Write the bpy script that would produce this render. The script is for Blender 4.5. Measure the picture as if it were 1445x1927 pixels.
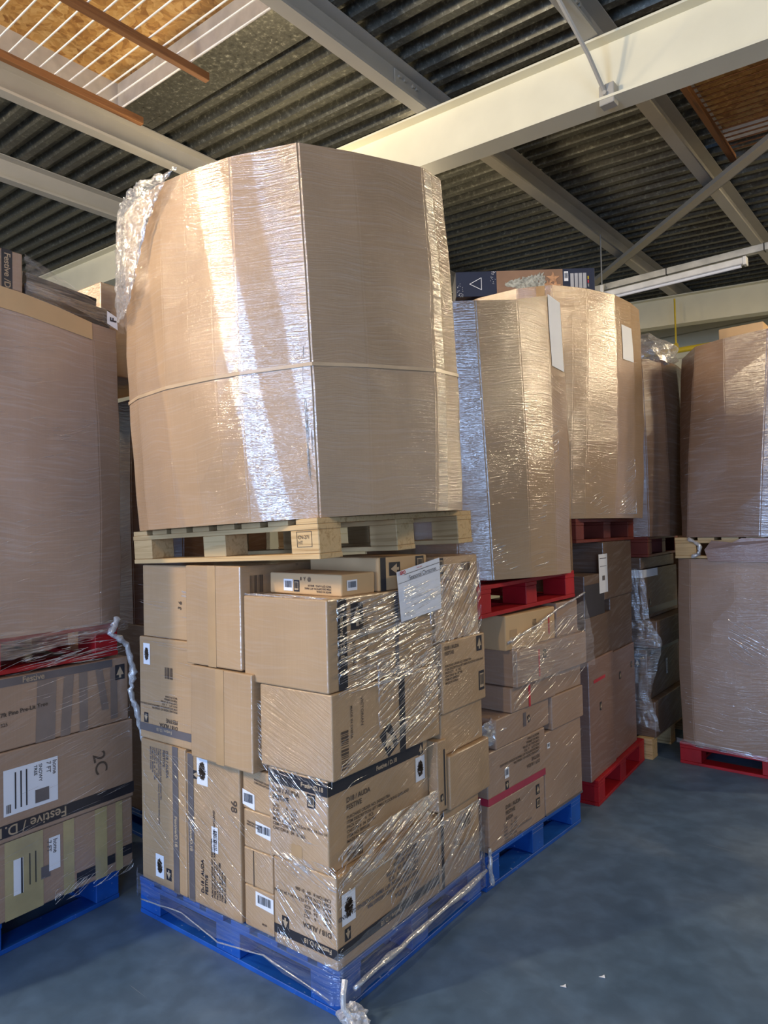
import bpy, bmesh, math, random
from mathutils import Vector, Matrix
from math import sin, cos, pi, radians

sc = bpy.context.scene
for o in list(bpy.data.objects): bpy.data.objects.remove(o)
COL = sc.collection
random.seed(7)

# ------------------------------------------------------------------ camera
W_, H_ = 1445, 1927
F_PX, YAW, PITCH, ROLL = 1306.98, 0.7047712, 0.02617793, -0.02306405
CAM = Vector((1.75205712, -1.76199063, 1.70829204))
fw = Vector((-sin(YAW)*cos(PITCH), cos(YAW)*cos(PITCH), sin(PITCH)))
r0 = Vector((cos(YAW), sin(YAW), 0)); u0 = r0.cross(fw)
r1 = r0*cos(ROLL) + u0*sin(ROLL); u1 = -r0*sin(ROLL) + u0*cos(ROLL)
cd = bpy.data.cameras.new('camera'); cam = bpy.data.objects.new('camera', cd); COL.objects.link(cam)
cam.matrix_world = Matrix.Translation(CAM) @ Matrix((r1, u1, -fw)).transposed().to_4x4()
cd.sensor_fit = 'VERTICAL'; cd.sensor_height = 36.0; cd.lens = F_PX/H_*36.0; cd.clip_start = 0.05
sc.camera = cam

# ------------------------------------------------------------------ world, lights, exposure
sc.view_settings.view_transform = 'Standard'; sc.view_settings.look = 'None'
sc.view_settings.gamma = 1; sc.view_settings.use_curve_mapping = False
sc.view_settings.exposure = 0.08
wd = bpy.data.worlds.new('world'); sc.world = wd; wd.use_nodes = True
bg = wd.node_tree.nodes['Background']; bg.inputs[0].default_value = (0.36, 0.56, 1.0, 1); bg.inputs[1].default_value = 0.21

def area(name, loc, target, sx, sy, power, col):
    l = bpy.data.lights.new(name, 'AREA'); l.shape = 'RECTANGLE'; l.size = sx; l.size_y = sy
    l.energy = power; l.color = col
    o = bpy.data.objects.new(name, l); COL.objects.link(o); o.location = loc
    d = Vector(target) - Vector(loc); o.rotation_euler = d.to_track_quat('-Z', 'Y').to_euler()
    return o
WARM = (1.0, 0.80, 0.52); COOL = (0.42, 0.62, 1.0)
area('daylight_door', (-0.35, -7.5, 2.2), (-0.3, 2, 1.6), 1.3, 3.4, 300, COOL)
area('daylight_door', (5.5, -6.0, 2.0), (-.5, 0.5, 1.0), 2.4, 3.0, 210, COOL)
# strip lamps of the aisle, hung under the roof behind and beside the camera
for i, (p, d, pw) in enumerate([((-1.9, -3.6, 4.2), (-1.9, 0, 3.2), 125), ((0.9, -4.2, 4.2), (0.5, 0, 3.0), 55), ((-5.6, -2.6, 4.5), (-2, 0, 3.2), 50),
                      ((3.6, 2.45, 4.15), (1, 2, 3.0), 36), ((3.7, 4.9, 4.15), (0, 3, 2.9), 46), ((3.7, 6.1, 4.15), (0, 1, 2.0), 36)]):
    area('strip_lamp', p, d, 0.12, 0.65, pw, WARM)
area('added_roof_uplight', (-2.4, -3.4, 4.3), (-2.2, 1.5, 5.2), 0.1, 1.5, 60, WARM)  # unseen uplights added to brighten the roof boards and deck
area('added_roof_uplight', (2.9, 1.6, 4.1), (0.9, 3.6, 5.0), 0.1, 1.0, 7, WARM)
area('added_roof_uplight', (-2.3, 3.5, 3.9), (-2.2, 1.9, 5.0), 0.15, 1.2, 12, WARM)  # this one and the next are added behind the front stack to lift the ribs
area('added_roof_uplight', (-2.5, 1.5, 3.9), (-2.4, 1.6, 5.0), 0.15, 1.2, 16, WARM)
area('strip_lamp', (-4.2, 5.4, 4.45), (-4.2, 5.4, 0), 0.2, 1.5, 20, WARM)
area('strip_lamp', (3.0, 6.8, 4.1), (1.5, 9.0, 3.4), 0.2, 1.5, 35, WARM)

# ------------------------------------------------------------------ materials
def mat(name):
    m = bpy.data.materials.new(name); m.use_nodes = True
    nt = m.node_tree; return m, nt, nt.nodes['Principled BSDF']
def N(nt, t, **kw):
    n = nt.nodes.new(t)
    for k, v in kw.items():
        if hasattr(n, k): setattr(n, k, v)
        else: n.inputs[k].default_value = v
    return n
def ramp(nt, pts):
    r = nt.nodes.new('ShaderNodeValToRGB'); e = r.color_ramp.elements
    while len(e) < len(pts): e.new(0.5)
    for i, (p, c) in enumerate(pts):
        e[i].position = p; e[i].color = (*c, 1) if len(c) == 3 else c
    return r
def plain(name, col, rough=0.6, metal=0.0, coat=0.0, noise=0.12, scale=9):
    m, nt, b = mat(name)
    b.inputs['Roughness'].default_value = rough; b.inputs['Metallic'].default_value = metal
    b.inputs['Coat Weight'].default_value = coat; b.inputs['Coat Roughness'].default_value = 0.15
    tc = N(nt, 'ShaderNodeTexCoord'); n = N(nt, 'ShaderNodeTexNoise'); n.inputs['Scale'].default_value = scale; n.inputs['Detail'].default_value = 6
    nt.links.new(tc.outputs['Object'], n.inputs['Vector'])
    r = ramp(nt, [(0.3, tuple(c*(1-noise) for c in col)), (0.7, tuple(min(1, c*(1+noise)) for c in col))])
    nt.links.new(n.outputs['Fac'], r.inputs[0]); nt.links.new(r.outputs[0], b.inputs['Base Color'])
    return m
def wrapped(name, col, coat=1.0, slope=(0, 0), freq=85, bump=0.5, rough=0.07, haze=0.12, spec=2.45, col2=None, sheen_bands=None):
    """board under tight stretch film: clear coat with stretch lines running round the load"""
    m, nt, b = mat(name); L = nt.links.new
    tc = N(nt, 'ShaderNodeTexCoord'); geo = N(nt, 'ShaderNodeNewGeometry')
    # board
    n = N(nt, 'ShaderNodeTexNoise'); n.inputs['Scale'].default_value = 2.2; n.inputs['Detail'].default_value = 5
    L(tc.outputs['Object'], n.inputs['Vector'])
    c2 = col2 or tuple(c*0.82 for c in col)
    r = ramp(nt, [(0.32, c2), (0.68, col)]); L(n.outputs['Fac'], r.inputs[0])
    mp0 = N(nt, 'ShaderNodeMapping'); mp0.inputs['Scale'].default_value = (260, 260, 3); L(tc.outputs['Object'], mp0.inputs[0])
    fl = N(nt, 'ShaderNodeTexNoise'); fl.inputs['Scale'].default_value = 1.0; L(mp0.outputs[0], fl.inputs['Vector'])
    # stretch-line coordinate  w = z + sx*x + sy*y
    sep = N(nt, 'ShaderNodeSeparateXYZ'); L(geo.outputs['Position'], sep.inputs[0])
    def mul(a, k):
        q = N(nt, 'ShaderNodeMath', operation='MULTIPLY'); L(a, q.inputs[0]); q.inputs[1].default_value = k; return q.outputs[0]
    def add(a, c):
        q = N(nt, 'ShaderNodeMath', operation='ADD'); L(a, q.inputs[0]); L(c, q.inputs[1]); return q.outputs[0]
    lowf = N(nt, 'ShaderNodeTexNoise'); lowf.inputs['Scale'].default_value = 1.7; lowf.inputs['Detail'].default_value = 2
    L(geo.outputs['Position'], lowf.inputs['Vector'])
    w = add(add(sep.outputs[2], mul(sep.outputs[0], slope[0])), mul(sep.outputs[1], slope[1]))
    w = add(w, mul(lowf.outputs['Fac'], 0.16))
    comb = N(nt, 'ShaderNodeCombineXYZ'); L(mul(sep.outputs[0], 4.5), comb.inputs[0]); L(mul(sep.outputs[1], 4.5), comb.inputs[1]); L(mul(w, freq), comb.inputs[2])
    s = N(nt, 'ShaderNodeTexNoise'); s.inputs['Scale'].default_value = 1.0; s.inputs['Detail'].default_value = 4; s.inputs['Roughness'].default_value = 0.62
    L(comb.outputs[0], s.inputs['Vector'])
    bp = N(nt, 'ShaderNodeBump'); bp.inputs['Strength'].default_value = bump; bp.inputs['Distance'].default_value = 0.008
    crk = N(nt, 'ShaderNodeTexNoise'); crk.inputs['Scale'].default_value = 34; crk.inputs['Detail'].default_value = 3; crk.inputs['Distortion'].default_value = 1.2
    L(geo.outputs['Position'], crk.inputs['Vector'])
    L(add(s.outputs['Fac'], mul(crk.outputs['Fac'], 0.10)), bp.inputs['Height'])
    L(bp.outputs[0], b.inputs['Coat Normal'])
    # patches where the film hugs the board more or less
    pn = N(nt, 'ShaderNodeTexNoise'); pn.inputs['Scale'].default_value = 2.6; pn.inputs['Detail'].default_value = 3
    L(geo.outputs['Position'], pn.inputs['Vector'])
    pr = ramp(nt, [(0.30, (0.45,)*3), (0.62, (1, 1, 1))]); L(pn.outputs['Fac'], pr.inputs[0])
    cw = mul(pr.outputs[0], coat)
    if sheen_bands:       # reflection bands shaped by the coat: upright strips weakened to imitate turned facets
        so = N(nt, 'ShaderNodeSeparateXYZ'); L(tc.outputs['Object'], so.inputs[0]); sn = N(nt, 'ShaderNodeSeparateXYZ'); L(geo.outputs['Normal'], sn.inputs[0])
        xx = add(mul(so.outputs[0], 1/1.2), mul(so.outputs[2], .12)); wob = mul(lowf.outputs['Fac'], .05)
        ad = N(nt, 'ShaderNodeMath', operation='ADD'); L(add(xx, wob), ad.inputs[0]); ad.inputs[1].default_value = sheen_bands[0]
        rb = ramp(nt, [(p, (c,)*3) for p, c in sheen_bands[1]]); L(ad.outputs[0], rb.inputs[0])
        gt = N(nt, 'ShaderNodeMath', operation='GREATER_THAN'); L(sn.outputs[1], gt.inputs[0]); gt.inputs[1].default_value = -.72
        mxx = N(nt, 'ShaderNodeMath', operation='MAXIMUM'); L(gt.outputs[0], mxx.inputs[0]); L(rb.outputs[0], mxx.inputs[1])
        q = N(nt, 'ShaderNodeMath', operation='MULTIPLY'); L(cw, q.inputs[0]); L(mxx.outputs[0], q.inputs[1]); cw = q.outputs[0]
    L(cw, b.inputs['Coat Weight'])
    b.inputs['Coat Roughness'].default_value = rough; b.inputs['Coat IOR'].default_value = spec
    b.inputs['Roughness'].default_value = 0.75; b.inputs['Specular IOR Level'].default_value = 0.2
    # film haze: thin milky threads, part of the film itself
    hr = ramp(nt, [(0.50, (0, 0, 0)), (0.78, (haze,)*3)]); L(s.outputs['Fac'], hr.inputs[0])
    mx = N(nt, 'ShaderNodeMix', data_type='RGBA'); L(hr.outputs[0], mx.inputs[0]); L(r.outputs[0], mx.inputs[6]); mx.inputs[7].default_value = (0.75, 0.74, 0.76, 1)
    mx2 = N(nt, 'ShaderNodeMix', data_type='RGBA', blend_type='MULTIPLY'); mx2.inputs[0].default_value = 0.12
    L(mx.outputs[2], mx2.inputs[6]); L(fl.outputs['Fac'], mx2.inputs[7])
    L(mx2.outputs[2], b.inputs['Base Color'])
    return m
TAN = (0.56, 0.37, 0.205); TAN2 = (0.50, 0.31, 0.165); BRN = (0.40, 0.26, 0.175)
M = {}
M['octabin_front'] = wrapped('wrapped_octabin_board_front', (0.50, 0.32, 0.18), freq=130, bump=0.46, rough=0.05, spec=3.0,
    sheen_bands=(.80, [(0.0, 1), (.345, 1), (.36, .22), (.632, .22), (.64, 1), (.725, 1), (.735, .25), (.83, .25), (.84, .9), (1, 1)]))
M['octabin'] = wrapped('wrapped_octabin_board', (0.50, 0.32, 0.18), freq=130, bump=0.38, rough=0.05, spec=2.8)
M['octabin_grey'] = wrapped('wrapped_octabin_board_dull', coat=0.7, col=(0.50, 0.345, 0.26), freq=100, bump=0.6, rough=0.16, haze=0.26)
M['octabin_brown'] = wrapped('wrapped_octabin_board_shaded2', coat=0.5, col=(0.42, 0.27, 0.185), freq=90, bump=0.6, rough=0.16, haze=0.12, spec=2.0)
M['octabin_shade'] = wrapped('wrapped_octabin_board_shaded', (0.27, 0.155, 0.095), freq=60, bump=0.5, rough=0.2, haze=0.16)  # octabin board darkened: the dim light on these boxes is in its colour
M['carton'] = wrapped('wrapped_carton_board', TAN, slope=(0.55, -0.42), freq=105, bump=1.0, rough=0.08, haze=0.10, spec=2.0)
M['carton_flat'] = wrapped('wrapped_carton_board_smooth', TAN, freq=80, bump=0.4, rough=0.16, haze=0.1, spec=1.9)
M['carton_rosy'] = wrapped('wrapped_carton_board_rosy', (0.45, 0.30, 0.205), spec=2.0, slope=(0, -0.3), freq=70, bump=0.55, rough=0.18, haze=0.14)
M['carton_shade'] = wrapped('wrapped_carton_board_shaded', coat=0.7, spec=2.0, col=(0.32, 0.19, 0.145), freq=70, bump=0.5, rough=0.18, haze=0.14)  # darker carton board: the shade on the third stack is put into its colour
M['carton_bare'] = plain('bare_carton_board', (0.60, 0.40, 0.21), 0.8, noise=0.08, scale=4)
M['carton_deep_shade'] = wrapped('wrapped_carton_board_deep_shade', coat=0.35, col=(0.17, 0.105, 0.072), slope=(0, -0.2), freq=60, bump=0.6, rough=0.2, haze=0.14)  # darkest carton board: the gloom of the gap is put into its colour
M['board_edge'] = plain('torn_board', (0.62, 0.42, 0.24), 0.9)
M['ink'] = plain('black_print', (0.028, 0.028, 0.036), 0.4, coat=0.25)
M['ink_brown'] = plain('brown_print', (0.10, 0.07, 0.05), 0.6)
M['ink_grey'] = plain('grey_print', (0.14, 0.125, 0.13), 0.45, coat=0.5)
M['ink_red'] = plain('red_print', (0.55, 0.04, 0.06), 0.5)
M['ink_tan'] = plain('bare_board_lettering', (0.50, 0.38, 0.25), 0.6)
M['paper'] = plain('white_paper', (0.86, 0.89, 0.96), 0.5, coat=0.2, noise=0.02)
M['paper_grey'] = plain('grey_paper', (0.45, 0.46, 0.5), 0.5, noise=0.1)
M['tape'] = plain('brown_packing_tape', (0.50, 0.33, 0.175), 0.25, coat=0.7, noise=0.08)
M['tape_grey'] = plain('grey_brown_tape', (0.24, 0.19, 0.165), 0.3, coat=0.6)
M['tape_yellow'] = plain('yellowish_tape', (0.46, 0.385, 0.20), 0.25, coat=0.8)
M['tape_red'] = plain('red_tape', (0.42, 0.03, 0.07), 0.3, coat=0.8)
M['strap'] = plain('pale_strap', (0.54, 0.37, 0.215), 0.4, coat=0.4)
def painted(name, col, chip, amt=0.62):
    m, nt, b = mat(name); L = nt.links.new
    tc = N(nt, 'ShaderNodeTexCoord')
    n = N(nt, 'ShaderNodeTexNoise'); n.inputs['Scale'].default_value = 42; n.inputs['Detail'].default_value = 8; n.inputs['Roughness'].default_value = 0.7
    n2 = N(nt, 'ShaderNodeTexNoise'); n2.inputs['Scale'].default_value = 5; n2.inputs['Detail'].default_value = 4
    L(tc.outputs['Object'], n.inputs['Vector']); L(tc.outputs['Object'], n2.inputs['Vector'])
    r = ramp(nt, [(amt, (0, 0, 0)), (amt+0.03, (1, 1, 1))]); L(n.outputs['Fac'], r.inputs[0])
    r2 = ramp(nt, [(0.3, tuple(c*0.6 for c in col)), (0.7, col)]); L(n2.outputs['Fac'], r2.inputs[0])
    mx = N(nt, 'ShaderNodeMix', data_type='RGBA'); L(r.outputs[0], mx.inputs[0]); L(r2.outputs[0], mx.inputs[6]); mx.inputs[7].default_value = (*chip, 1)
    L(mx.outputs[2], b.inputs['Base Color']); b.inputs['Roughness'].default_value = 0.45
    return m
M['blue'] = painted('worn_blue_paint', (0.012, 0.115, 0.52), (0.35, 0.45, 0.62), 0.64)
M['red'] = painted('worn_red_paint', (0.50, 0.012, 0.02), (0.45, 0.2, 0.18), 0.72)
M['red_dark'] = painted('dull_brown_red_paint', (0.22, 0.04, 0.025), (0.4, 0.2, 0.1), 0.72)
def wood(name, c1, c2, axis=(1.2, 30, 30)):
    m, nt, b = mat(name); L = nt.links.new
    tc = N(nt, 'ShaderNodeTexCoord'); mp = N(nt, 'ShaderNodeMapping'); mp.inputs['Scale'].default_value = axis
    L(tc.outputs['Object'], mp.inputs[0])
    n = N(nt, 'ShaderNodeTexNoise'); n.inputs['Scale'].default_value = 1.6; n.inputs['Detail'].default_value = 6; n.inputs['Distortion'].default_value = 0.8
    L(mp.outputs[0], n.inputs['Vector'])
    r = ramp(nt, [(0.3, c2), (0.5, c1), (0.75, tuple(x*0.9 for x in c1))]); L(n.outputs['Fac'], r.inputs[0]); L(r.outputs[0], b.inputs['Base Color'])
    b.inputs['Roughness'].default_value = 0.7
    return m
M['pine'] = wood('raw_pine', (0.66, 0.45, 0.22), (0.45, 0.27, 0.11))
M['batten'] = wood('dark_batten', (0.26, 0.11, 0.035), (0.12, 0.05, 0.02), (20, 1, 20))
M['cream'] = plain('cream_steel_paint', (0.80, 0.755, 0.575), 0.42, noise=0.05, scale=3)
M['cream_grey'] = plain('grey_cream_steel_paint', (0.44, 0.415, 0.36), 0.45, noise=0.06, scale=3)
M['galv'] = plain('galvanised_steel', (0.45, 0.46, 0.46), 0.4, metal=0.7, noise=0.2)
M['white_metal'] = plain('white_enamel', (0.8, 0.8, 0.78), 0.4)
M['yellow'] = plain('yellow_pipe_paint', (0.62, 0.46, 0.03), 0.35)
M['black'] = plain('black_cord', (0.02, 0.02, 0.02), 0.5)
M['navy'] = plain('navy_gloss_card', (0.014, 0.022, 0.055), 0.6, coat=0.0)
M['brown_card'] = plain('brown_photo_card', (0.30, 0.185, 0.12), 0.4, coat=0.4)
M['snowy'] = plain('snowy_fir_print', (0.42, 0.43, 0.38), 0.7, noise=0.45, scale=60)
M['star'] = plain('pale_wood_print', (0.55, 0.30, 0.16), 0.6, noise=0.3, scale=40)
M['reveal'] = plain('white_reveal_sheet', (0.62, 0.60, 0.56), 0.5)
M['black_box'] = wrapped('film_over_black_card', (0.028, 0.032, 0.04), freq=70, bump=0.6, rough=0.15, haze=0.25)

def deck_mat():
    m, nt, b = mat('galvanised_roof_deck'); L = nt.links.new
    tc = N(nt, 'ShaderNodeTexCoord')
    n = N(nt, 'ShaderNodeTexNoise'); n.inputs['Scale'].default_value = 30; n.inputs['Detail'].default_value = 8; n.inputs['Roughness'].default_value = 0.75
    n2 = N(nt, 'ShaderNodeTexNoise'); n2.inputs['Scale'].default_value = 2.5; n2.inputs['Detail'].default_value = 5
    L(tc.outputs['Object'], n.inputs['Vector']); L(tc.outputs['Object'], n2.inputs['Vector'])
    r = ramp(nt, [(0.3, (0.06, 0.06, 0.05)), (0.55, (0.115, 0.115, 0.095)), (0.70, (0.36, 0.36, 0.30))]); L(n.outputs['Fac'], r.inputs[0])
    L(r.outputs[0], b.inputs['Base Color']); b.inputs['Metallic'].default_value = 0.5
    r2 = ramp(nt, [(0.3, (0.26,)*3), (0.7, (0.48,)*3)]); L(n.outputs['Fac'], r2.inputs[0]); L(r2.outputs[0], b.inputs['Roughness'])
    bp = N(nt, 'ShaderNodeBump'); bp.inputs['Strength'].default_value = 0.25; bp.inputs['Distance'].default_value = 0.002
    L(n.outputs['Fac'], bp.inputs['Height']); L(bp.outputs[0], b.inputs['Normal'])
    return m
M['deck'] = deck_mat()
def osb_mat():
    m, nt, b = mat('osb_board'); L = nt.links.new
    tc = N(nt, 'ShaderNodeTexCoord'); n0 = N(nt, 'ShaderNodeTexNoise'); n0.inputs['Scale'].default_value = 6
    L(tc.outputs['Object'], n0.inputs['Vector'])
    mp = N(nt, 'ShaderNodeMapping'); mp.inputs['Scale'].default_value = (1, 1, 1); L(tc.outputs['Object'], mp.inputs[0])
    ad = N(nt, 'ShaderNodeMix', data_type='RGBA'); ad.inputs[0].default_value = 0.12; L(mp.outputs[0], ad.inputs[6]); L(n0.outputs['Color'], ad.inputs[7])
    v = N(nt, 'ShaderNodeTexVoronoi'); v.inputs['Scale'].default_value = 17; v.inputs['Randomness'].default_value = 1; L(ad.outputs[2], v.inputs['Vector'])
    v2 = N(nt, 'ShaderNodeTexVoronoi'); v2.inputs['Scale'].default_value = 38; L(ad.outputs[2], v2.inputs['Vector'])
    s = N(nt, 'ShaderNodeSeparateColor'); L(v.outputs['Color'], s.inputs[0]); s2 = N(nt, 'ShaderNodeSeparateColor'); L(v2.outputs['Color'], s2.inputs[0])
    q = N(nt, 'ShaderNodeMath', operation='MULTIPLY_ADD'); L(s.outputs[0], q.inputs[0]); q.inputs[1].default_value = 0.6
    q2 = N(nt, 'ShaderNodeMath', operation='MULTIPLY'); L(s2.outputs[1], q2.inputs[0]); q2.inputs[1].default_value = 0.4; L(q2.outputs[0], q.inputs[2])
    r = ramp(nt, [(0.05, (0.34, 0.15, 0.035)), (0.5, (0.62, 0.33, 0.09)), (0.95, (0.80, 0.52, 0.2))]); L(q.outputs[0], r.inputs[0])
    L(r.outputs[0], b.inputs['Base Color']); b.inputs['Roughness'].default_value = 0.6
    return m
M['osb'] = osb_mat()
def floor_mat():
    m, nt, b = mat('worn_concrete_floor'); L = nt.links.new
    tc = N(nt, 'ShaderNodeTexCoord')
    def ns(s, d, dist=0, sc_=(1, 1, 1), rot=0):
        mp = N(nt, 'ShaderNodeMapping'); mp.inputs['Scale'].default_value = sc_; mp.inputs['Rotation'].default_value = (0, 0, rot); L(tc.outputs['Object'], mp.inputs[0])
        n = N(nt, 'ShaderNodeTexNoise'); n.inputs['Scale'].default_value = s; n.inputs['Detail'].default_value = d; n.inputs['Distortion'].default_value = dist
        L(mp.outputs[0], n.inputs['Vector']); return n
    a = ns(1.4, 8, 0.6); r = ramp(nt, [(0.30, (0.070, 0.128, 0.215)), (0.5, (0.102, 0.170, 0.272)), (0.72, (0.17, 0.235, 0.32))]); L(a.outputs['Fac'], r.inputs[0])
    c = ns(9, 8, 0.3); r2 = ramp(nt, [(0.4, (0.86,)*3), (0.72, (1.18,)*3)]); L(c.outputs['Fac'], r2.inputs[0])
    mx = N(nt, 'ShaderNodeMix', data_type='RGBA', blend_type='MULTIPLY'); mx.inputs[0].default_value = 1; L(r.outputs[0], mx.inputs[6]); L(r2.outputs[0], mx.inputs[7])
    cur = mx.outputs[2]
    for (sca, rot, th, val) in [((1.1, 60, 1), 0.7, 0.73, (0.42, 0.45, 0.47, 1)), ((0.9, 45, 1), -0.5, 0.74, (0.38, 0.41, 0.43, 1)), ((2.2, 5, 1), 0.3, 0.76, (0.09, 0.105, 0.12, 1))]:
        s = ns(1.6, 3, 0.5, sca, rot); rr = ramp(nt, [(th, (0, 0, 0)), (th+0.05, (0.55,)*3)]); L(s.outputs['Fac'], rr.inputs[0])
        m2 = N(nt, 'ShaderNodeMix', data_type='RGBA'); L(rr.outputs[0], m2.inputs[0]); L(cur, m2.inputs[6]); m2.inputs[7].default_value = val; cur = m2.outputs[2]
    L(cur, b.inputs['Base Color'])
    rr = ramp(nt, [(0.3, (0.42,)*3), (0.7, (0.62,)*3)]); L(a.outputs['Fac'], rr.inputs[0]); L(rr.outputs[0], b.inputs['Roughness'])
    return m
M['floor'] = floor_mat()
def film_mat(name, alpha, milky=0.35, freq=(6, 6, 110), rough=0.12, bump=0.8):
    m, nt, b = mat(name); L = nt.links.new
    geo = N(nt, 'ShaderNodeNewGeometry'); mp = N(nt, 'ShaderNodeMapping'); mp.inputs['Scale'].default_value = freq; L(geo.outputs['Position'], mp.inputs[0])
    n = N(nt, 'ShaderNodeTexNoise'); n.inputs['Scale'].default_value = 1; n.inputs['Detail'].default_value = 4; n.inputs['Distortion'].default_value = 0.6; L(mp.outputs[0], n.inputs['Vector'])
    bp = N(nt, 'ShaderNodeBump'); bp.inputs['Strength'].default_value = bump; bp.inputs['Distance'].default_value = 0.006; L(n.outputs['Fac'], bp.inputs['Height'])
    df = N(nt, 'ShaderNodeBsdfDiffuse'); df.inputs[0].default_value = (0.78, 0.79, 0.82, 1)
    gl = N(nt, 'ShaderNodeBsdfGlossy'); gl.inputs['Roughness'].default_value = rough; gl.inputs[0].default_value = (0.95, 0.95, 0.95, 1); L(bp.outputs[0], gl.inputs['Normal'])
    tr = N(nt, 'ShaderNodeBsdfTransparent')
    m1 = N(nt, 'ShaderNodeMixShader'); m1.inputs[0].default_value = milky; L(gl.outputs[0], m1.inputs[1]); L(df.outputs[0], m1.inputs[2])
    r = ramp(nt, [(0.35, (alpha*0.35,)*3), (0.7, (alpha,)*3)]); L(n.outputs['Fac'], r.inputs[0])
    m2 = N(nt, 'ShaderNodeMixShader'); L(r.outputs[0], m2.inputs[0]); L(tr.outputs[0], m2.inputs[1]); L(m1.outputs[0], m2.inputs[2])
    out = nt.nodes['Material Output']; L(m2.outputs[0], out.inputs['Surface']); nt.nodes.remove(b)
    return m
M['film'] = film_mat('stretch_film', 0.34)
M['film_thin'] = film_mat('thin_stretch_film', 0.34, 0.25)
M['film_cap'] = film_mat('film_cap', 0.75, 0.3, freq=(40, 40, 90), bump=1.0, rough=0.1)  # real film, made brighter to stand in for the shoulder's missing highlight
M['film_fold'] = film_mat('gathered_stretch_film', 0.95, 0.42, freq=(30, 30, 60))
M['film_rope'] = film_mat('twisted_stretch_film', 0.95, 0.62, freq=(60, 60, 30), rough=0.2)

# ------------------------------------------------------------------ mesh helpers
def props(o, label=None, cat=None, group=None, kind=None):
    if label: o['label'] = label
    if cat: o['category'] = cat
    if group: o['group'] = group
    if kind: o['kind'] = kind
    return o
def meshobj(name, vs, fs, m, parent=None, smooth=False):
    me = bpy.data.meshes.new(name); me.from_pydata([tuple(v) for v in vs], [], fs); me.update()
    if smooth:
        for p in me.polygons: p.use_smooth = True
    me.materials.append(m)
    o = bpy.data.objects.new(name, me); COL.objects.link(o)
    if parent: o.parent = parent
    return o
def empty(name, mw=None, label=None, cat=None, group=None):
    o = bpy.data.objects.new(name, None); o.empty_display_size = 0.1; COL.objects.link(o)
    if mw is not None: o.matrix_world = mw
    return props(o, label, cat, group)
def bm_obj(name, bm, m, parent=None, smooth=False):
    me = bpy.data.meshes.new(name); bm.normal_update(); bm.to_mesh(me); bm.free(); me.materials.append(m)
    if smooth:
        for p in me.polygons: p.use_smooth = True
    o = bpy.data.objects.new(name, me); COL.objects.link(o)
    if parent: o.parent = parent
    return o
def bbox(lo, hi, bev=0.003, bm=None, mw=None, seg=1):
    b2 = bmesh.new(); bmesh.ops.create_cube(b2, size=1)
    lo = Vector(lo); hi = Vector(hi); c = (lo+hi)/2; d = hi-lo
    for v in b2.verts: v.co = Vector((v.co.x*d.x, v.co.y*d.y, v.co.z*d.z)) + c
    if bev: bmesh.ops.bevel(b2, geom=b2.edges[:], offset=bev, segments=seg, affect='EDGES', profile=0.5)
    if mw is not None: b2.transform(mw)
    if bm is None: return b2
    tmp = bpy.data.meshes.new('t'); b2.to_mesh(tmp); b2.free(); bm.from_mesh(tmp); bpy.data.meshes.remove(tmp)
    return bm
def tube_bm(pts, rad, seg=8, bm=None):
    bm = bm or bmesh.new(); rings = []
    pts = [Vector(p) for p in pts]
    for i, p in enumerate(pts):
        t = (pts[min(i+1, len(pts)-1)] - pts[max(i-1, 0)]).normalized()
        a = Vector((0, 0, 1)) if abs(t.z) < 0.9 else Vector((1, 0, 0))
        n = t.cross(a).normalized(); b = t.cross(n)
        r = rad[i] if isinstance(rad, (list, tuple)) else rad
        rings.append([bm.verts.new(p + (n*cos(2*pi*k/seg) + b*sin(2*pi*k/seg))*r) for k in range(seg)])
    for i in range(len(rings)-1):
        for k in range(seg):
            bm.faces.new((rings[i][k], rings[i][(k+1) % seg], rings[i+1][(k+1) % seg], rings[i+1][k]))
    bm.faces.new(rings[0][::-1]); bm.faces.new(rings[-1])
    return bm
def T(x, y, z): return Matrix.Translation((x, y, z))
def RZ(a): return Matrix.Rotation(a, 4, 'Z')
def RX(a): return Matrix.Rotation(a, 4, 'X')
def RY(a): return Matrix.Rotation(a, 4, 'Y')

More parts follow.
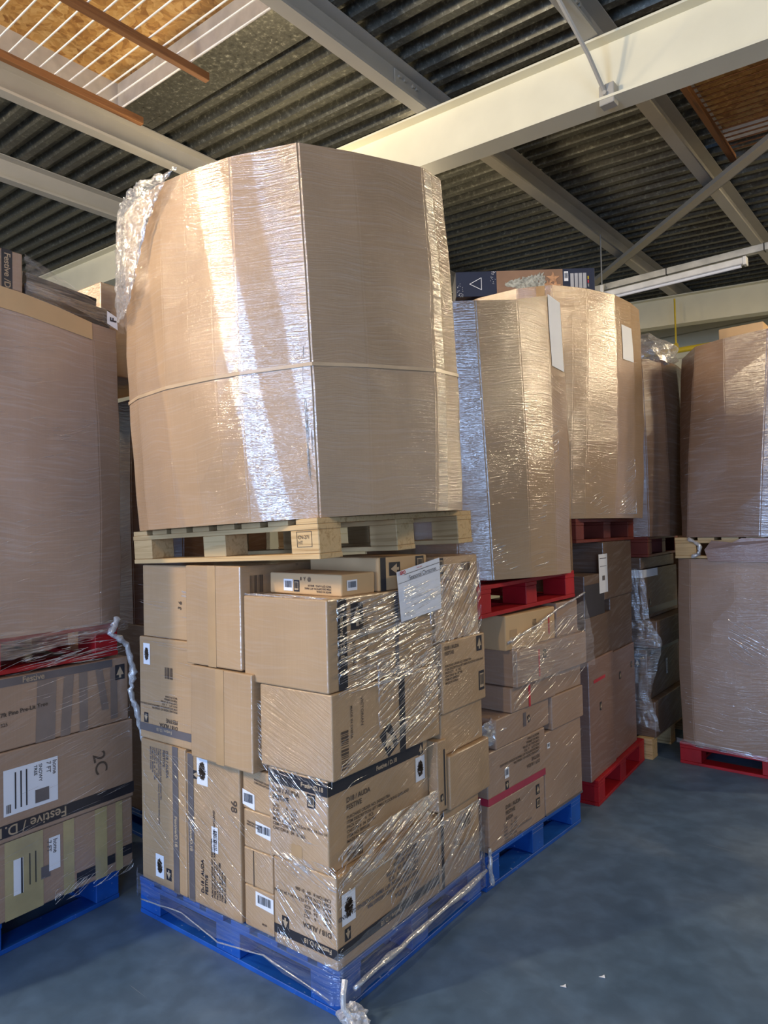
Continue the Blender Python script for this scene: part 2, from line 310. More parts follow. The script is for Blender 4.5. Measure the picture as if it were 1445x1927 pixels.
# faces: 'L' = the side that looks left-front (local -y); 'R' = local +x side; 'T' top
class Face:
    def __init__(s, kind, x0, x1, y0, y1, z0, z1):
        if kind == 'L': s.o, s.u, s.n, s.w = Vector((x0, y0, z0)), Vector((1, 0, 0)), Vector((0, -1, 0)), x1-x0
        elif kind == 'R': s.o, s.u, s.n, s.w = Vector((x1, y0, z0)), Vector((0, 1, 0)), Vector((1, 0, 0)), y1-y0
        s.v = Vector((0, 0, 1)); s.h = z1-z0
    def p(s, u, v, off=0.0015): return s.o + s.u*u + s.v*v + s.n*off
def quad_part(name, f, u0, v0, u1, v1, m, parent, off=0.0015, skew=0.0, du=0.0):
    return meshobj(name, [f.p(u0, v0, off), f.p(u1, v0+skew, off), f.p(u1+du, v1+skew, off), f.p(u0+du, v1, off)], [(0, 1, 2, 3)], m, parent)
def text_part(s, f, u, v, size, rot, m, parent, off=0.0022, name='printed_text', sx=1.0, bold=0.0):
    cu = bpy.data.curves.new('t', 'FONT'); cu.body = s; cu.size = size; cu.space_line = 1.05; cu.offset = bold
    o = bpy.data.objects.new('t', cu); COL.objects.link(o)
    dg = bpy.context.evaluated_depsgraph_get(); me = bpy.data.meshes.new_from_object(o.evaluated_get(dg))
    bpy.data.objects.remove(o); bpy.data.curves.remove(cu)
    a = radians(rot); me.name = name
    k = 1.0
    for vt in me.vertices:
        X = vt.co.x*sx*cos(a) - vt.co.y*sin(a); Y = vt.co.x*sx*sin(a) + vt.co.y*cos(a)
        for (c0, dlt, lim) in ((u, X, f.w), (v, Y, f.h)):
            if lim <= 0.07: continue
            if c0 + dlt > lim-.006 and dlt > 0: k = min(k, max(.2, (lim-.006-c0)/dlt))
            if c0 + dlt < .006 and dlt < 0: k = min(k, max(.2, (.006-c0)/dlt))
    for vt in me.vertices: vt.co = vt.co*k
    for vt in me.vertices:
        x, y = vt.co.x*sx, vt.co.y
        X = x*cos(a) - y*sin(a); Y = x*sin(a) + y*cos(a)
        vt.co = f.p(u + X, v + Y, off)
    me.materials.clear(); me.materials.append(m)
    ob = bpy.data.objects.new(name, me); COL.objects.link(ob); ob.parent = parent
    return ob
def barcode(f, u0, v0, u1, v1, parent, m=None, off=0.0024, vertical=False, seed=1):
    rnd = random.Random(seed); vs, fs = [], []
    a, b = (v0, v1) if vertical else (u0, u1); x = a; unit = (b-a)/46
    while x < b:
        w = unit*rnd.choice([1, 1, 2, 3]); e = min(x+w, b)
        c = [(u0, x), (u1, x), (u1, e), (u0, e)] if vertical else [(x, v0), (e, v0), (e, v1), (x, v1)]
        k = len(vs); vs += [f.p(q[0], q[1], off) for q in c]; fs.append((k, k+1, k+2, k+3)); x = e + unit*rnd.choice([1, 1, 2])
    return meshobj('barcode', vs, fs, m or M['ink'], parent)
def arrow(f, u, v, s, rot, parent, inv=True, tree=False):
    """square printed mark with a pale arrow in it"""
    a = radians(rot)
    def P(x, y, off): return f.p(u + x*cos(a) - y*sin(a), v + x*sin(a) + y*cos(a), off)
    sq = meshobj('arrow_mark', [P(-s*.36, -s*.5, .0015), P(s*.36, -s*.5, .0015), P(s*.36, s*.5, .0015), P(-s*.36, s*.5, .0015)], [(0, 1, 2, 3)], M['ink'], parent)
    pts = [(-.08, -.38), (.08, -.38), (.08, -.18), (.28, -.18), (0, .38), (-.28, -.18), (-.08, -.18)]
    meshobj('arrow', [P(x*s, y*s, .0025) for x, y in pts], [tuple(range(7))], M['ink_tan'], sq)
def glass_mark(f, u, v, w, h, parent):
    sq = quad_part('handling_mark', f, u-w/2, v-h/2, u+w/2, v+h/2, M['ink'], parent)
    quad_part('mark_panel', f, u-w*.36, v-h*.36, u+w*.36, v+h*.36, M['ink_tan'], sq, .0023)
    barcode(f, u-w*.3, v-h*.22, u+w*.3, v+h*.3, sq, off=.003, seed=int(abs(u*97))+3)
def sticker(f, u0, v0, u1, v1, parent, style='wreath', seed=1, skew=0.0, du=0.0, rot=0):
    st = quad_part('white_label', f, u0, v0, u1, v1, M['paper'], parent, .0018, skew, du)
    rnd = random.Random(seed); w, h = u1-u0, v1-v0
    if style == 'wreath':
        vs, fs = [], []
        for i in range(190):
            r = rnd.random()**.6; t = rnd.uniform(0, 2*pi)
            x = u0 + w*.5 + cos(t)*w*.27*r + du/2; y = v0 + h*.5 + sin(t)*h*.30*r + skew/2
            d = rnd.uniform(0, pi); l = min(w, h)*.09; k = len(vs); cx, cy = cos(d)*l, sin(d)*l; nx, ny = -sin(d)*l*.25, cos(d)*l*.25
            vs += [f.p(x-cx-nx, y-cy-ny, .0026), f.p(x+cx-nx, y+cy-ny, .0026), f.p(x+cx+nx, y+cy+ny, .0026), f.p(x-cx+nx, y-cy+ny, .0026)]; fs.append((k, k+1, k+2, k+3))
        meshobj('wreath_picture', vs, fs, M['ink_brown'], st)
    elif style == 'barcode':
        barcode(f, u0+w*.12+du/2, v0+h*.28+skew/2, u1-w*.12+du/2, v1-h*.15+skew/2, st, seed=seed)
    elif style == 'vbarcode':
        barcode(f, u0+w*.25, v0+h*.12, u1-w*.15, v1-h*.12, st, seed=seed, vertical=True)
    return st

def carton(F, x0, x1, y0, y1, z0, z1, label, m='carton', group='cartons', prints=(), yaw=0.0, tilt=0.0, tape=None, cat='box', seed=0):
    cx, cy = (x0+x1)/2, (y0+y1)/2
    mw = F @ T(cx, cy, z0) @ RZ(radians(yaw)) @ RY(radians(tilt))
    root = empty('carton', mw, label, cat, group)
    a, b, h = (x1-x0)/2, (y1-y0)/2, z1-z0
    bm = bbox((-a, -b, 0), (a, b, h), 0.006, seg=2)
    body = bm_obj('carton_body', bm, M[m], root)
    fL = Face('L', -a, a, -b, b, 0, h); fR = Face('R', -a, a, -b, b, 0, h); FF = {'L': fL, 'R': fR}
    if tape:
        for t in ([tape] if isinstance(tape, tuple) else tape):
            f = FF[t[0]]; quad_part('packing_tape', f, t[1], t[2], t[3], t[4], M[t[5] if len(t) > 5 else 'tape'], root, 0.0013, 0, t[6] if len(t) > 6 else 0)
    for q in prints:
        k = q[0]; f = FF[q[1]]
        if k == 'band': quad_part('printed_band', f, *q[2:6], M[q[6] if len(q) > 6 else 'ink'], root, 0.0016)
        elif k == 'text': text_part(q[6], f, q[2], q[3], q[4], q[5], M[q[7] if len(q) > 7 else 'ink'], root, bold=0.0006 if q[4] > .02 else 0.0003)
        elif k == 'mark': quad_part('label_print', f, *q[2:6], M[q[6]], root, 0.0030)
        elif k == 'arrow': arrow(f, q[2], q[3], q[4], q[5], root)
        elif k == 'glass': glass_mark(f, *q[2:6], root)
        elif k == 'sticker': sticker(f, *q[2:6], root, q[6], seed=q[7] if len(q) > 7 else 1, skew=q[8] if len(q) > 8 else 0, du=q[9] if len(q) > 9 else 0)
        elif k == 'barcode': barcode(f, *q[2:6], root, M['ink_brown'], vertical=len(q) > 6, seed=5)
    return root

# ------------------------------------------------------------------ pallets (length lx along -x from the near corner, ly along +y)
def pallet(F, lx, ly, label, m, group=None, h=0.15, boards=9, seed=0, marks=False):
    rnd = random.Random(seed)
    root = empty('pallet', F, label, 'pallet', group); mt = M[m]
    hb, hs, ht = 0.020, 0.020, 0.020; bh = h - hb - hs - ht
    bw = [0.11]*boards; gap = (lx - sum(bw))/(boards-1); x = -lx
    for i in range(boards):
        j = rnd.uniform(-.004, .004)
        bm_obj('deck_board', bbox((x, 0.0+j, h-ht), (x+bw[i], ly+j, h), 0.002), mt, root); x += bw[i]+gap
    ys = [(0, .12), (ly/2-.06, ly/2+.06), (ly-.12, ly)]
    for a, b in ys: bm_obj('stringer_board', bbox((-lx, a, hb+bh), (0, b, h-ht-0.0003), 0.002), mt, root)
    for a, b in ys: bm_obj('base_board', bbox((-lx+.12 if m != 'pine' else -lx, a, 0), (-.12 if m != 'pine' else 0, b, hb-.0003), 0.002), mt, root)
    if m != 'pine':
        for a, b in ((-lx, -lx+.12), (-.12, 0)): bm_obj('base_board', bbox((a, 0, 0), (b, ly, hb-.0003), 0.002), mt, root)
    for cx in ((-lx, -lx+.145), (-lx/2-.0725, -lx/2+.0725), (-.145, 0)):
        for a, b in ys: bm_obj('block', bbox((cx[0], a+.002, hb), (cx[1]-0.001, b-.002, hb+bh), 0.003), mt, root)
    if marks:
        f = Face('L', -lx, 0, 0.002, ly, 0, h)
        text_part('CN-271\nHT', f, lx-.105, 0.075, .018, 0, M['ink_brown'], root, name='heat_stamp')
        q = []
        for (u0_, v0_, u1_, v1_) in [(-.112, .045, -.035, .047), (-.112, .1, -.035, .102), (-.112, .045, -.110, .102), (-.037, .045, -.035, .102)]:
            k = len(q); q += [f.p(lx+u0_, v0_), f.p(lx+u1_, v0_), f.p(lx+u1_, v1_), f.p(lx+u0_, v1_)]
        meshobj('stamp_frame', q, [(4*i, 4*i+1, 4*i+2, 4*i+3) for i in range(4)], M['ink_brown'], root)
    return root

# ------------------------------------------------------------------ octabins (tall many-sided bulk boxes)
def octabin(name, F, bot, top, z0, z1, label, m, group=None, bulge=0.02, seed=0, rings=9, ztop=None, strap=None, parts=(), cat='box', capm=None):
    """bot / top: planforms in the frame; ztop: height added per top point"""
    rnd = random.Random(seed); root = empty(name, F @ T(0, 0, z0), label, cat, group)
    n = len(bot); vs, fs = [], []; H = z1-z0; ztop = ztop or [0]*n
    cx = sum(p[0] for p in bot)/n; cy = sum(p[1] for p in bot)/n
    jit = [[rnd.uniform(-1, 1) for _ in range(n)] for _ in range(rings+1)]
    for i in range(rings+1):
        t = i/rings; s = sin(pi*t)*bulge
        for k in range(n):
            x = bot[k][0]*(1-t) + top[k][0]*t; y = bot[k][1]*(1-t) + top[k][1]*t
            d = Vector((x-cx, y-cy)).normalized()
            j = 0.004*jit[i][k] if 0 < i < rings else 0
            vs.append((x + d.x*(s+j), y + d.y*(s+j), t*(H + ztop[k])))
    for i in range(rings):
        for k in range(n): fs.append((i*n+k, i*n+(k+1) % n, (i+1)*n+(k+1) % n, (i+1)*n+k))
    fs.append(tuple(range(n))[::-1])
    body = meshobj('box_wall', vs, fs, M[m], root)
    bm = bmesh.new(); bm.from_mesh(body.data)
    ed = [e for e in bm.edges if abs((e.verts[0].co-e.verts[1].co).normalized().z) > .7 and not e.is_boundary]
    bmesh.ops.bevel(bm, geom=ed, offset=0.006, segments=2, affect='EDGES'); bmesh.ops.recalc_face_normals(bm, faces=bm.faces); bm.to_mesh(body.data); bm.free()
    # lid set just below the rim
    lv = [(vs[rings*n+k][0]*.985+cx*.015, vs[rings*n+k][1]*.985+cy*.015, vs[rings*n+k][2]-.012) for k in range(n)]
    meshobj('lid', lv, [tuple(range(n))], M[capm or 'carton_bare'], root)
    def surf(k, s, z, off):     # point on wall k (between corner k and k+1), fraction s, height z
        t = z/H; q = t*rings; i = min(int(q), rings-1); g = q-i
        A = Vector(vs[i*n+k]).lerp(Vector(vs[(i+1)*n+k]), g); B = Vector(vs[i*n+(k+1) % n]).lerp(Vector(vs[(i+1)*n+(k+1) % n]), g)
        P = A.lerp(B, s); d = (B-A).normalized(); nn = Vector((d.y, -d.x, 0)); 
        if nn.x*(P.x-cx) + nn.y*(P.y-cy) < 0: nn = -nn
        return P + nn*off
    root['n'] = n
    if strap is not None:
        a, b = [], []
        for k in range(n):
            d = Vector((vs[k][0]-cx, vs[k][1]-cy, 0)).normalized()*.004
            a.append(surf(k, 0, strap[0], 0) + d); b.append(surf(k, 0, strap[0]+strap[1], 0) + d)
        meshobj('horizontal_strap', a+b, [(k, (k+1) % n, n+(k+1) % n, n+k) for k in range(n)], M['strap'], root)
    for p in parts:             # ('tape', wall, s0, s1, z0, z1, mat)
        if p[0] == 'tape':
            st = 8; q = []
            for i in range(st+1):
                z = p[4] + (p[5]-p[4])*i/st; q += [surf(p[1], p[2], z, .003), surf(p[1], p[3], z, .003)]
            meshobj(p[7] if len(p) > 7 else 'packing_tape', q, [(2*i, 2*i+1, 2*i+3, 2*i+2) for i in range(st)], M[p[6]], root)
    del root['n']
    root_s = surf
    return root, surf

def film_sheet(name, rows, label, m='film', seed=0, amp=0.006, group=None, sub=10, cat='film'):
    """rows: list of polylines of equal length (world points) -> crumpled thin film skin"""
    rnd = random.Random(seed); vs = []; fs = []; R = len(rows); C = len(rows[0])
    def pt(r, c):
        i = min(int(r), R-2) if R > 1 else 0; j = min(int(c), C-2); fr, fc = r-i, c-j
        A = Vector(rows[i][j]).lerp(Vector(rows[i][j+1]), fc); B = Vector(rows[i+1][j]).lerp(Vector(rows[i+1][j+1]), fc); return A.lerp(B, fr)
    nr, nc = (R-1)*sub+1, (C-1)*sub+1
    for i in range(nr):
        for j in range(nc):
            p = pt(i/sub, j/sub); vs.append(p + Vector((rnd.uniform(-1, 1), rnd.uniform(-1, 1), rnd.uniform(-1, 1)))*amp)
    for i in range(nr-1):
        for j in range(nc-1): fs.append((i*nc+j, i*nc+j+1, (i+1)*nc+j+1, (i+1)*nc+j))
    o = meshobj(name, vs, fs, M[m], smooth=True); return props(o, label, cat, group)
def folds(F, regions, label, seed=0, m='film_fold', name='stretch_film', group=None):
    """taut gathered pleats of film over a face: (face origin, udir, vdir, normal, u0,u1,v0,v1, angle, spread, count, lmin,lmax, wmin,wmax)"""
    rnd = random.Random(seed); root = empty(name, F, label, 'film', group)
    for (o, u, v, nrm, u0_, u1_, v0_, v1_, ang, spr, cnt, l0, l1, w0, w1) in regions:
        vs, fs = [], []
        o, u, v, nrm = Vector(o), Vector(u), Vector(v), Vector(nrm)
        cl = [(rnd.uniform(u0_, u1_), rnd.uniform(v0_, v1_)) for _ in range(max(3, cnt//14))]
        for i in range(int(cnt*1.7)):
            a = radians(ang + rnd.uniform(-spr, spr)*rnd.random()); d = u*cos(a) + v*sin(a); e = -u*sin(a) + v*cos(a)
            L_ = rnd.uniform(l0, l1)*rnd.uniform(.25, 1); w = w0 + (w1-w0)*rnd.random()**2.2
            if rnd.random() < .6:
                q = rnd.choice(cl); sg_ = (v1_-v0_)*.09; cu_, cv_ = q[0] + rnd.gauss(0, (u1_-u0_)*.2), q[1] + rnd.gauss(0, sg_)
            else: cu_, cv_ = rnd.uniform(u0_, u1_), rnd.uniform(v0_, v1_)
            c = o + u*min(max(cu_, u0_), u1_) + v*min(max(cv_, v0_), v1_)
            n = 5; base = len(vs); off = rnd.uniform(.004, .010); hgt = w*rnd.uniform(.25, .8); sk = rnd.uniform(-.4, .4)
            for k in range(n):
                t = k/(n-1); p = c + d*(t-.5)*L_ + e*rnd.uniform(-.0012, .0012); ww = w*(1-abs(2*t-1)**2*.88)
                uu = (p-o).dot(u); vv = (p-o).dot(v)
                uu2 = min(max(uu, u0_), u1_); vv2 = min(max(vv, v0_), v1_); p += u*(uu2-uu) + v*(vv2-vv)
                vs += [p - e*ww/2 + nrm*off, p + e*ww*sk + nrm*(off+hgt*(1-abs(2*t-1))), p + e*ww/2 + nrm*off]
            for k in range(n-1):
                q = base+3*k; fs += [(q, q+3, q+4, q+1), (q+1, q+4, q+5, q+2)]
        props(meshobj('film_pleats', vs, fs, M[m], root), kind='stuff')
    return root
def crumple(F, c, size, label, seed=0, m='film_rope', sub=3, tail=None, name='film_knot', amp=.35):
    rnd = random.Random(seed); bm = bmesh.new(); bmesh.ops.create_icosphere(bm, subdivisions=sub, radius=1)
    for v in bm.verts:
        k = 1 + rnd.uniform(-amp, amp*.6); v.co = Vector((v.co.x*size[0]*k, v.co.y*size[1]*k, v.co.z*size[2]*k)) + Vector(c)
    if tail: tube_bm(tail[0], tail[1], 7, bm)
    o = bm_obj(name, bm, M[m]); o.matrix_world = F; return props(o, label, 'film')

# ================================================================== ROOM SHELL
SL = -0.0655                                            # roof falls towards +x
def zr(x): return 1.708 + 4.0*0.694 + SL*(x-1.752)      # level of purlin undersides / rafter top
def struct(name, vs, fs, m): return props(meshobj(name, vs, fs, m), kind='structure')
struct('floor', [(-9.5, -9, 0), (8, -9, 0), (8, 10, 0), (-9.5, 10, 0)], [(0, 1, 2, 3)], M['floor'])
# back wall: horizontal trapezoidal cladding
vs, fs = [], []; z = 0.0; y = 9.0; prof = []
while z < 5.9: prof += [(z, y), (z+.20, y), (z+.23, y+.05), (z+.33, y+.05)]; z += .36
for (zz, yy) in prof: vs += [(-9.5, yy, zz), (8, yy, zz)]
for i in range(len(prof)-1): fs.append((2*i, 2*i+1, 2*i+3, 2*i+2))
struct('wall_back', vs, fs, M['cream'])
struct('wall_left', [(-9.5, -5, 0), (-9.5, 10, 0), (-9.5, 10, 6), (-9.5, -5, 6)], [(0, 1, 2, 3)], M['cream'])
struct('wall_right', [(8, -9, 0), (8, 10, 0), (8, 10, 6), (8, -9, 6)], [(0, 1, 2, 3)], M['cream'])

PB, PD, PE, PA = -3.37, -1.185, 0.07, -4.80             # purlin lines (left edge of lower flange)
# trapezoidal deck, ribs run along x; built as one ceiling with openings for the two roof wells
PER, DEP = 0.172, 0.062; OFF = 0.225
vs, fs = [], []
def deck(xa, xb, ya, yb):
    y = math.floor(ya/PER)*PER
    pr = []
    while y < yb:
        for dy, dz in ((0, 0), (.055, 0), (.085, DEP), (.142, DEP)): pr.append((y+dy, dz))
        y += PER
    pr = [q for q in pr if ya <= q[0] <= yb]
    k = len(vs)
    for (yy, dz) in pr:
        vs.append((xa, yy, zr(xa)+OFF+dz)); vs.append((xb, yy, zr(xb)+OFF+dz))
    for i in range(len(pr)-1): fs.append((k+2*i, k+2*i+1, k+2*i+3, k+2*i+2))
deck(-9.5, PB, -5, 9.2); deck(PB, PD, 1.24, 9.2); deck(PD, PE, -5, 9.2)
deck(PE, 2.3, -5, 2.98); deck(PE, 2.3, 4.32, 9.2); deck(2.3, 8, -5, 9.2); deck(PE, .30, 2.98, 4.32); deck(1.5, 2.3, 2.98, 4.32); deck(PB, -3.22, -5, 1.24); deck(-1.22, PD, -5, 1.24); deck(PB, PD, -5, -1.6)
struct('ceiling', vs, fs, M['deck'])

def extr(prof, axis, a, b, fn=None):
    """profile list of closed polygon (p,q) swept; axis 'y': p->x,q->z ; axis 'x': p->y,q->z with slope"""
    n = len(prof); vs = []
    for t in (a, b):
        for p, q in prof:
            vs.append((p, t, q) if axis == 'y' else (t, p, q + zr(t)))
    fs = [(k, (k+1) % n, n+(k+1) % n, n+k) for k in range(n)] + [tuple(range(n))[::-1], tuple(range(n, 2*n))]
    return vs, fs
def purlin(x, label, y0=-4.5, y1=9.0, m='cream_grey', w=0.09, h=0.215, splice=None):
    root = empty('roof_purlin', T(x, y0, zr(x)), label, 'beam', 'purlins under the roof deck'); t = .009
    prof = [(0, 0), (w, 0), (w, .02), (w-.006, .02), (w-.006, t), (t, t), (t, h-t), (w, h-t), (w, h), (0, h)]
    vs = [(p, 0, q) for p, q in prof] + [(p, y1-y0, q) for p, q in prof]; n = len(prof)
    fs = [(k, (k+1) % n, n+(k+1) % n, n+k) for k in range(n)] + [tuple(range(n))[::-1], tuple(range(n, 2*n))]
    meshobj('steel_section', vs, fs, M[m], root)
    if splice:
        s = splice-y0
        bm_obj('cleat_plate', bbox((t, s-.13, .012), (t+.012, s+.13, h-.02), .002), M[m], root)
        for dy in (-.09, -.03, .06, .1):
            for dz in (.06, .15):
                bm_obj('bolt', tube_bm([(t+.012, s+dy, dz), (t+.028, s+dy, dz)], .013, 6), M[m], root)
    return root
purlin(PA, 'lowest left purlin, a narrow cream section below the large grey one', splice=2.1)
purlin(PB, 'wide grey purlin crossing the upper left above the tall wrapped box', splice=None)
purlin(PD, 'long purlin running from top centre down behind the big cream rafter', splice=2.02)
purlin(PE, 'purlin at the upper right beside the orange board roof well', splice=1.95)
purlin(1.55, 'short piece of purlin at the right edge of the ceiling')
def rafter(yc, label, h=0.385, w=0.17, stiff=()):
    root = empty('roof_rafter', T(0, yc, 0), label, 'beam'); t, f = .012, .016
    prof = [(-w/2, -h), (w/2, -h), (w/2, -h+f), (t/2, -h+f), (t/2, -f), (w/2, -f), (w/2, -.002), (-w/2, -.002), (-w/2, -f), (-t/2, -f), (-t/2, -h+f), (-w/2, -h+f)]
    vs, fs = extr(prof, 'x', -9.4, 7.9); meshobj('steel_section', vs, fs, M['cream'], root)
    for x in stiff:
        for s in (-1, 1):
            y0, y1 = sorted((s*t/2, s*w/2*.98))
            bm_obj('stiffener_plate', bbox((x-.006, y0, zr(x)-h+f), (x+.006, y1, zr(x)-f), .001), M['cream'], root)
    return root
rafter(2.24, 'big cream steel rafter sloping across the picture above the tall wrapped box')
rafter(7.6, 'far cream rafter with a stiffener near the back wall', stiff=(0.2, 2.5, -2.0))

# roof wells with white reveals and OSB boards
def well(xa, xb, ya, yb, hh, label, batt, rods, rodx, bottom=True, wire='galv', rod_r=.006):
    za, zb = zr(xa), zr(xb)
    r = empty('roof_well', T(0, 0, 0), label, 'roof well')
    v = [(xa, ya, za+OFF-.02), (xb, ya, zb+OFF-.02), (xb, yb, zb+OFF-.02), (xa, yb, za+OFF-.02)]; tp = [(x, y, z+hh) for x, y, z in v]
    meshobj('board_panel', tp, [(0, 1, 2, 3)], M['osb'], r)
    meshobj('reveal', [v[3], v[2], tp[2], tp[3]], [(0, 1, 2, 3)], M['reveal'], r)
    meshobj('reveal', [v[0], v[3], tp[3], tp[0]], [(0, 1, 2, 3)], M['reveal'], r)
    meshobj('reveal', [v[1], v[2], tp[2], tp[1]], [(0, 1, 2, 3)], M['reveal'], r)
    meshobj('reveal', [v[0], v[1], tp[1], tp[0]], [(0, 1, 2, 3)], M['reveal'], r)
    g = empty('safety_grid', T(0, 0, 0), 'row of thin rods on dark battens under the ' + label.split(' roof')[0] + ' roof well', 'grid')
    for (x, a, b) in batt: bm_obj('batten', bbox((x-.022, a, zr(x)+.03), (x+.022, b, zr(x)+.085), .003), M['batten'], g)
    for y in rods: bm_obj('rod', tube_bm([(rodx[0], y, zr(rodx[0])+.098), (rodx[1], y, zr(rodx[1])+.098)], rod_r, 6), M[wire], g)
    return r
well(-3.22, -1.22, -1.6, 1.0, .22, 'near left roof well lined with orange strand board', [(-2.96, -1.6, 1.05), (-2.1, -1.6, 1.03)], [-1.4+.0995*i for i in range(24)], (-2.98, -1.2), wire='white_metal')
meshobj('flashing', [(PB+.05, 1.0, zr(PB)+OFF+.0), (PD+.02, 1.0, zr(PD)+OFF+.0), (PD+.02, 1.33, zr(PD)+OFF-.002), (PB+.05, 1.33, zr(PB)+OFF-.002)], [(0, 1, 2, 3)], M['deck'], bpy.data.objects['roof_well'])
well(0.30, 1.5, 3.0, 4.30, .12, 'right hand roof well lined with orange strand board', [(0.37, 3.0, 4.3)], [3.05+.074*i for i in range(17)], (0.35, 1.5), wire='batten', rod_r=.006)

# diagonal roof brace, fly brace, cable tray with strip light, yellow pipe
def beam_between(name, a, b, w, h, m, label, cat='beam', lip=True):
    a, b = Vector(a), Vector(b); d = b-a; L_ = d.length
    q = d.to_track_quat('X', 'Z').to_matrix().to_4x4()
    root = empty(name, T(*a) @ q, label, cat)
    bm_obj('steel_angle', bbox((0, -w/2, 0), (L_, w/2, .01), .001), M[m], root)
    bm_obj('upright_flange', bbox((0, w/2-.01, 0), (L_, w/2, h), .001), M[m], root)
    if lip: bm_obj('lower_lip', bbox((0, -w/2, -.03), (L_, -w/2+.006, 0), .001), M[m], root)
    return root
beam_between('diagonal_brace', (-1.95, 6.6, zr(-1.95)-.05), (1.9, 2.75, zr(1.9)-.05), .14, .09, 'cream_grey', 'grey diagonal roof brace crossing two purlins on the right')
fb = empty('fly_brace', T(0.19, 2.1, 4.2), 'thin steel stay bolted from the purlin to the lower flange of the big rafter', 'brace')
bm_obj('stay', tube_bm([(0.0, 0.12, 0.0), (-.02, -.12, .18), (-.09, -.48, .46)], .013, 6), M['cream_grey'], fb)
bm_obj('bracket', bbox((-.04, .06, -.03), (.05, .13, .09), .004), M['cream_grey'], fb)
bm_obj('bolt', tube_bm([(0, .04, .03), (0, .12, .03)], .014, 6), M['cream_grey'], fb)
TY, TZ = 5.15, 4.12
tr = empty('cable_tray', T(-2.2, TY, TZ), 'galvanised trunking above the white strip light at the right', 'trunking')
bm_obj('trunking', bbox((0, -.03, 0), (6.2, .03, .065), .003), M['galv'], tr)
for x in (.9, 1.75, 2.6, 3.45): bm_obj('coupler', bbox((x, -.034, -.003), (x+.01, .034, .068), .001), M['black'], tr)
bm_obj('support_clip', bbox((2.7, -.036, .012), (2.73, -.028, .045), .001), M['black'], tr)
sl = empty('strip_light', T(-1.15, TY-.0, TZ-.075), 'unlit white strip light slung under the trunking', 'light fitting')
bm_obj('light_body', bbox((0, -.035, 0), (1.38, .035, .06), .006), M['white_metal'], sl)
bm_obj('end_cap', bbox((1.38, -.04, -.012), (1.41, .04, .064), .004), M['white_metal'], sl)
bm_obj('tube_lamp', tube_bm([(0.03, 0, -.012), (1.36, 0, -.012)], .013, 10), M['paper'], sl)
hr = empty('hanger_rod', T(-1.06, TY-.1, TZ-.07), 'thin steel rod hanging from the purlin beside the navy box', 'rod')
bm_obj('rod', tube_bm([(0, 0, 0), (0, 0, .62)], .007, 6), M['galv'], hr); bm_obj('clamp', bbox((-.015, -.015, -.02), (.015, .015, .10), .003), M['white_metal'], hr)
ph = empty('gas_pipe', T(0, 7.3, 3.93), 'yellow gas pipe with hanger running along the back wall', 'pipe')
bm_obj('pipe', tube_bm([(-6, 0, .0), (6, 0, -.10)], .035, 12), M['yellow'], ph)
xh = -1.05
bm_obj('pipe_hanger', tube_bm([(xh, 0, .03), (xh, 0, .62)], .011, 6), M['yellow'], ph)
bm_obj('pipe_clip', tube_bm([(xh-.02, 0, .01), (xh+.02, 0, .01)], .044, 12), M['yellow'], ph)

# ================================================================== MAIN TOWER
PSI = 0.05464
F1 = RZ(PSI)
pallet(F1, 1.2, 1.0, 'worn blue pallet on the floor under the front stack of Christmas cartons', 'blue', h=.162, boards=8, seed=1)
G1 = 'Christmas cartons on the front blue pallet'
FT = '5G'
ORD = 'PURCHASE ORDER NO: 245060178A\nITEM DESCRIPTION: 6FT XMAS FLOCKING GARLAND\nPACK QTY:     6   PCS\nCARTON #  04  OF 086\nITEM NO: 8890036\nMADE IN CHINA'
MEAS = 'QTY:        6     PCS\nG.W:      3.6   KGS\nN.W:      2.7   KGS\nMEAS.: 63.0cm L x 32.5cm W x 34.1cm H\nCBM / CTN: 0.066\nCARTON #   04   01 086'
# bottom row, left side
carton(F1, -1.18, -.855, .0, .62, .163, .79, 'tall carton at the bottom left corner of the front stack, dark band at its right', 'carton_flat', G1,
       [('band', 'L', .235, 0, .275, .627, 'ink_grey'), ('text', 'L', .19, .60, .022, -90, 'D18 / AUDA\nFESTIVE', 'ink_grey'), ('text', 'L', .145, .60, .014, -90, ORD, 'ink_grey'),
        ('text', 'L', .247, .33, .026, -90, 'Festive/D.18', 'ink_tan'), ('sticker', 'L', .105, .035, .165, .135, 'wreath', 3), ('arrow', 'L', .20, .065, .05, 180)])
carton(F1, -.85, -.51, .0, .62, .163, .78, 'tall carton with two white labels and a dark band, second from the bottom left corner', 'carton', G1,
       [('band', 'L', .012, 0, .05, .617, 'ink_grey'), ('sticker', 'L', .075, .50, .145, .62-.003, 'wreath', 4), ('arrow', 'L', .07, .535, .05, 90),
        ('sticker', 'L', .165, .24, .205, .345, 'vbarcode', 5), ('text', 'L', .022, .33, .024, -90, 'Festive/D.18', 'ink_tan'),
        ('text', 'L', .11, .055, .024, 90, 'D-18 / AUDA\nFESTIVE', 'ink'), ('text', 'L', .17, .055, .015, 90, ORD, 'ink'), ('text', 'L', .29, .48, .05, -90, '98', 'ink_brown')])
